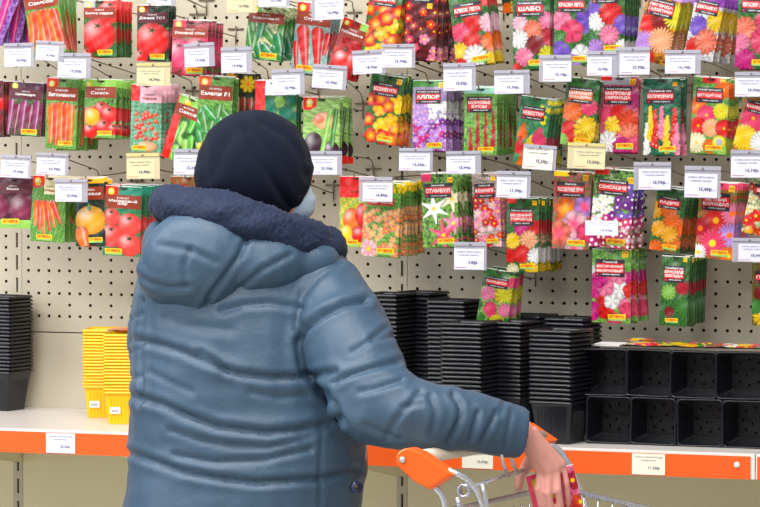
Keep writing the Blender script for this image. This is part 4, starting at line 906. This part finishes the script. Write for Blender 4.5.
# --- hood lying on the back
b = MB()
ell_mb(b, Q(200, 258, 5.72), .105, .070, .092, CT); ell_mb(b, Q(180, 272, 5.735), .080, .062, .062, CT); ell_mb(b, Q(198, 290, 5.725), .040, .045, .042, CT)
ell_mb(b, Q(252, 262, 5.735), .105, .068, .068, CT); ell_mb(b, Q(300, 262, 5.77), .075, .06, .045, CT); ell_mb(b, Q(158, 247, 5.80), .030, .07, .05, CT)
hood = remesh(b, 'hood', .005, 6, person)
wob(hood.data, .003, 5, 9)
crease(hood.data, [([(138, 276), (150, 283), (168, 288), (190, 287)], .007, 2.6), ([(248, 236), (240, 255), (226, 275), (210, 296), (204, 312)], .010, 2.6), ([(190, 250), (184, 266), (186, 286)], .006, 2.6), ([(290, 255), (262, 270), (238, 290)], .007, 2.6), ([(160, 245), (190, 250), (215, 262)], .005, 3)])
# --- fur collar: a thick ring round the neck
path = [(Q(172, 205, 5.76), .032), (Q(192, 209, 5.725), .040), (Q(226, 216, 5.71), .042), (Q(262, 228, 5.715), .040), (Q(296, 238, 5.745), .040), (Q(321, 246, 5.80), .037), (Q(326, 248, 5.87), .036), (Q(312, 246, 5.94), .036), (Q(270, 238, 5.97), .036), (Q(220, 222, 5.95), .036), (Q(182, 208, 5.90), .034), (Q(168, 204, 5.83), .032)]
b = MB(); pts = [p for p, r in path]; rr = [r for p, r in path]; N = len(pts); P2, R2 = [], []
for i in range(N):
    for q in range(4):
        t = q/4; p0, p1, p2, p3 = pts[i-1], pts[i], pts[(i+1) % N], pts[(i+2) % N]
        P2.append(.5*((2*p1)+(p2-p0)*t+(2*p0-5*p1+4*p2-p3)*t*t+(3*p1-p0-3*p2+p3)*t**3)); R2.append(rr[i]*(1-t)+rr[(i+1) % N]*t)
b.tube(P2+[P2[0]], .04, MT['fur'], 20, rs=R2+[R2[0]])
fur = remesh(b, 'fur_collar', .0042, 2, person)
rs = np.random.RandomState(5); v = getv(fur.data); n = getn(fur.data); setv(fur.data, v+n*(np.abs(rs.randn(len(v)))*.0016)[:, None]); wob(fur.data, .0022, 14, 4)
# --- hat
b = MB(); ell_mb(b, Q(254.5, 168, D0), .1075, .115, .107, MT['knit'], None, 40); ell_mb(b, Q(228, 176, D0-.01), .062, .09, .062, MT['knit']); ell_mb(b, Q(277, 170, D0), .064, .09, .064, MT['knit'])
hat = remesh(b, 'knitted_hat', .0045, 6, person)
v = getv(hat.data); px, py, z = project(v)
lim = np.minimum(193+(px-195)*.20, 212-(px-296)*1.25); k = np.clip((py-lim)/40, 0, 1); over = py > lim     # lower rim runs level round the head and turns inward
cc = np.array(hc); vv = v.copy(); vv[:, 2] += np.where(over, (py-lim)*D0/F_PX, 0)
sh = np.where(over, 1-.25*np.clip((py-lim)/50, 0, 1), 1)[:, None]; vv[:, :2] = cc[:2]+(vv[:, :2]-cc[:2])*sh
setv(hat.data, vv)
crease(hat.data, [([(246, 130), (254, 146), (264, 165), (276, 186), (290, 206)], .010, 4), ([(300, 132), (308, 148), (310, 160)], .008, 3.5), ([(262, 122), (284, 134), (300, 152), (306, 175)], .007, 4), ([(236, 130), (222, 150), (214, 175)], .006, 5), ([(205, 140), (203, 160), (206, 180)], .005, 4)], ridge=.4)
b = MB(); ell_mb(b, Q(243, 127, 5.78), .006, .006, .006, MT['knit'], None, 10); b.build('hat_button', hat)
# --- mask: pleated cloth over nose and chin with an ear loop
b = MB(); ell_mb(b, hc+fd*.044-UPV*.056, .060, .068, .052, MT['mask'], (sd, fd, UPV), 24)
mk = b.build('face_mask', person)
v = getv(mk.data); c0 = np.array(hc+fd*.044-UPV*.056); q = (v-c0)[:, 2]; f_ = (v-c0)@np.array(fd)
v = v+np.array(fd)*(.0018*np.sin(q*260)*(f_ > .01))[:, None]; setv(mk.data, v)
for s_ in (-1, 1):
    b = MB(); b.tube(fillet([hc+fd*.05+sd*s_*.058-UPV*.03, hc+fd*.02+sd*s_*.080-UPV*.012, hc-fd*.012+sd*s_*.084+UPV*.004], .01), .0012, MT['mask'], 6); b.build('ear_loop', mk)
# hair at the nape
b = MB(); ell_mb(b, hc-fd*.035-UPV*.03, .070, .068, .065, MT['hair'], (sd, fd, UPV)); b.build('hair', person)
# trousers and boots below the coat
for x in (205, 292):
    hip = Q(x, 585, D0); knee = Vector((hip.x, hip.y, .46))+CF*.02; an = Vector((hip.x, hip.y, .12)); b = MB()
    b.tube([hip, hip.lerp(knee, .5), knee, knee.lerp(an, .5), an], .08, MT['dark_cloth'], 20, rs=[.10, .09, .074, .07, .062]); b.build('trouser_leg', person)
    b = MB(); b.tube([an+UPV*.12, an+UPV*.02, an-UPV*.03], .06, MT['boot'], 18, rs=[.067, .062, .056])
    rg = [[an+CF*u+CR*(w*math.cos(2*math.pi*k/16))+UPV*(-.118+hh*max(0, math.sin(2*math.pi*k/16))) for k in range(16)] for (u, w, hh) in ((-.075, .02, .05), (-.06, .042, .12), (0, .048, .13), (.07, .05, .085), (.14, .05, .06), (.19, .035, .045), (.205, .01, .02))]
    b.loft(rg, MT['boot']); b.build('boot', person)
# button and zip at the front edge
b = MB(); c = Q(357, 487, 5.71); nrm = (c-Q(340, 487, D0)).normalized(); b.tube([c-nrm*.012, c+nrm*.004], .012, MT['button'], 20, rs=[.0115, .0105]); b.tube([c+nrm*.004, c+nrm*.0048], .006, MT['lab_dark'], 12); b.build('coat_button', coat)
b = MB()
for k in range(14): p = Q(367-.2*k, 441+1.6*k, 5.80); b.box((p.x-.002, p.y-.002, p.z-.0008), (p.x+.002, p.y+.002, p.z+.0008), MT['white_edge'])
b.build('zip', coat)
# ---------------------------------------------------------------- shopping cart
MT['chrome'] = mat('chrome_wire', (222, 225, 232), .25, metal=.75)
MT['cart_orange'] = mat('cart_orange', (255, 104, 26), .3, coat=.3)
MT['handle_cream'] = mat('handle_cream', (226, 212, 190), .4)
MT['rubber'] = mat('rubber', (40, 40, 42), .7)
CH = MT['chrome']
HN, HF = Q(408, 459, 5.50), Q(542, 437, 5.94)
hdir = (HF-HN); hdir.z = 0; hdir.normalize(); fdir = Vector((hdir.y, -hdir.x, 0)); 
cart = empty('shopping_cart', (HN.x, HN.y, 0), 'chrome wire shopping cart with orange handle ends under the sleeve of the coat', 'shopping cart')
def L(p): return Vector(p)-Vector((HN.x, HN.y, 0))
def rod(b, pts, r=.0045, f=.02): b.tube(fillet([L(p) for p in pts], f), r, CH, 8)
b = MB(); b.tube([L(HN), L(HF)], .0125, MT['handle_cream'], 18); b.build('handle', cart)
def bracket(pts, d, th, hole):
    """moulded orange end piece, an outline with thickness and softened edges"""
    b = MB(); c = sum((Vector(Q(x, y, d)) for x, y in pts), Vector())/len(pts); n = hdir; rings = []
    for (o, k) in ((-th/2, .90), (-th/2+.003, 1), (th/2-.003, 1), (th/2, .90)):
        rings.append([L(c+(Q(x, y, d)-c)*k+n*o) for x, y in pts])
    b.loft(rings, MT['cart_orange'], smooth=False); o = b.build('handle_end', cart); o['label'] = 'orange plastic handle end'
    return o
def arc(cx, cy, r, a0, a1, n=8): return [(cx+r*math.cos(R(a0+(a1-a0)*k/n)), cy+r*math.sin(R(a0+(a1-a0)*k/n))) for k in range(n+1)]
e1 = bracket(arc(411, 459, 11.5, 130, 300)+[(424, 452), (440, 463), (457, 474), (448, 480), (434, 489), (418, 481)], 5.50, .03, None)
b = MB(); c = Q(407, 459, 5.50)-hdir*.015; b.tube([L(c), L(c-hdir*.004)], .006, CH, 14, rs=[.0062, .005]); b.build('screw', e1)
bracket(arc(528, 431, 8, 130, 290, 6)+[(540, 430), (555, 440), (549, 448), (534, 446), (524, 440)], 5.94, .03, None)
b = MB(); rod(b, [Q(448, 470, 5.50), Q(466, 478, 5.505), Q(475, 488, 5.52), Q(492, 530, 5.56), Q(505, 640, 5.6)], .0055); b.build('frame_tube', cart)
b = MB(); rod(b, [Q(430, 484, 5.50), Q(442, 494, 5.50), Q(452, 540, 5.52), Q(470, 760, 5.56)], .0055); b.build('frame_tube', cart)
b = MB(); rod(b, [Q(545, 441, 5.94), Q(560, 450, 5.945), Q(568, 462, 5.95), Q(588, 510, 5.97), Q(600, 640, 6.0)], .0055); b.build('frame_tube', cart)
b = MB(); rod(b, [Q(540, 446, 5.93), Q(554, 466, 5.93), Q(562, 492, 5.935), Q(572, 560, 5.94), Q(580, 740, 5.96)], .005); b.build('frame_tube', cart)
b = MB()        # folding seat flap: cross bar, two raised prongs and a pivot coil
rod(b, [Q(468, 489, 5.54), Q(500, 477, 5.66), Q(540, 465, 5.82)], .0042)
rod(b, [Q(501, 449, 5.62), Q(502.5, 462, 5.63), Q(508, 476, 5.66)], .0035); rod(b, [Q(509, 449, 5.63), Q(512, 460, 5.65), Q(517, 474, 5.69)], .0035)
rod(b, [Q(501, 449, 5.62), Q(505, 446, 5.625), Q(509, 449, 5.63)], .0035, .004)
rod(b, [Q(482, 484, 5.58), Q(486, 500, 5.58), Q(492, 530, 5.58)], .004)
b.tube([L(Q(463, 491, 5.53))+Vector((.008*math.cos(a*.9)*1.4, .004*a*.2, .011*math.sin(a*.9))) for a in range(0, 26)], .0028, CH, 6)
rod(b, [Q(457, 497, 5.53), Q(461, 510, 5.53), Q(470, 560, 5.55)], .005)
b.build('seat_flap', cart)
# basket
C0 = Vector((HF.x, HF.y, 0)); zt = .915
far0 = Q(556, 487, 5.90); near0 = far0-hdir*.46
def bp(u, w, h): # u forward from the rear edge, w across (0 near .. 1 far), h height 0 bottom .. 1 rim
    p = near0.lerp(far0, .5)+fdir*u+hdir*((w-.5)*(.46-.10*u/.8)); top = far0.z-.14*u; bot = .46+.06*u/.8
    p.z = bot+(top-bot)*h; return p
b = MB()
rod(b, [bp(0, 1, 1), bp(.8, 1, 1), bp(.8, 0, 1), bp(0, 0, 1), bp(0, 1, 1)], .0052, .03)
for u in np.arange(.0, .81, .03):
    u = float(u); rod(b, [bp(u, 1, 1), bp(u*.93, .97, 0), bp(u*.93, .03, 0), bp(u, 0, 1)], .0019, .02)
for w in np.arange(.05, .98, .065):
    w = float(w); rod(b, [bp(.8, w, 1), bp(.744, w, 0), bp(0, w, 0), bp(0, w, .96)], .0019, .02)
for h in (.25, .5, .75): rod(b, [bp(0, 1, h), bp(.78, 1, h), bp(.78, 0, h), bp(0, 0, h), bp(0, 1, h)], .003, .03)
b.build('basket', cart)
b = MB()
for w in (.03, .97): rod(b, [bp(.0, w, .1), bp(-.06, w, 0)-Vector((0, 0, .26)), bp(.1, w, 0)-Vector((0, 0, .33)), bp(.7, w, 0)-Vector((0, 0, .36)), bp(.74, w, 0)], .009, .05)
rod(b, [bp(.1, .03, 0)-Vector((0, 0, .33)), bp(.1, .97, 0)-Vector((0, 0, .33))], .008); rod(b, [bp(.7, .03, 0)-Vector((0, 0, .36)), bp(.7, .97, 0)-Vector((0, 0, .36))], .008)
b.build('chassis', cart)
for u, w in ((.1, .03), (.1, .97), (.7, .03), (.7, .97)):
    c = bp(u, w, 0); b = MB(); c.z = .052; a = hdir*.013; b.tube([L(c-a), L(c+a)], .05, MT['rubber'], 22)
    b.tube([L(c-a*1.2), L(c+a*1.2)], .018, CH, 12); o = b.build('wheel', cart)
    b = MB(); t = Vector(c); t.z = .125; rod(b, [c-a*1.6, t-a*1.2, t+a*1.2, c+a*1.6], .004, .01); b.build('fork', o)
# --- seed packet held in the fingers
def ha(s):
    s.bg('rose', 'pink', 4); s.scat(14, ['red', 'rose', 'crim', 'dor'], .14, .2, t=(.1, 1)); s.rect(0, 0, .2, 1, 'rose'); s.cap(.16, .1, .24, .9, .06, .06, 'yel'); s.cap(.26, .2, .3, .8, .04, .04, 'grn')
me, S = make_body(.088, .15, ha, 400); o = bpy.data.objects.new('seed_packet', me); COL.objects.link(o)
o.matrix_world = Matrix.Translation(Q(549, 470, 5.735)) @ Matrix.Rotation(YAW, 4, 'Z') @ Matrix.Rotation(R(-14), 4, 'Y')
tag(o, 'red and pink seed packet with a yellow stripe held in the fingers over the cart', 'seed packet')
# ---------------------------------------------------------------- light
def area(name, loc, rot, size, size_y, power, col=(1, 1, 1)):
    l = bpy.data.lights.new(name, 'AREA'); l.shape = 'RECTANGLE'; l.size = size; l.size_y = size_y; l.energy = power; l.color = col
    o = bpy.data.objects.new(name, l); COL.objects.link(o); o.location = loc; o.rotation_euler = rot; return o
area('ceiling_light', (-.6, -1.9, 3.4), (R(-6), 0, 0), 4.5, .5, 138, (1, .98, .95))
area('ceiling_light', (.3, -4.6, 3.5), (R(28), 0, 0), 4.5, .8, 160, (1, .98, .96))
area('ceiling_light', (-3.6, -3.2, 3.3), (0, R(-48), 0), 1.2, 3.0, 48, (.95, .97, 1))
area('rim_glint_fill', (-4.4, -5.0, 1.7), (R(90), 0, R(-44)), 1.6, 2.2, 50, (.86, .93, 1))  # added cool fill from the left front, puts glints on pot rims and coat
w = bpy.data.worlds.new('world'); SC.world = w; w.use_nodes = True
bg = w.node_tree.nodes['Background']; bg.inputs['Color'].default_value = (.95, .97, 1, 1); bg.inputs['Strength'].default_value = .34
SC.view_settings.view_transform = 'Standard'; SC.view_settings.look = 'None'; SC.view_settings.exposure = -.07; SC.view_settings.gamma = 1
SC.view_settings.use_curve_mapping = False
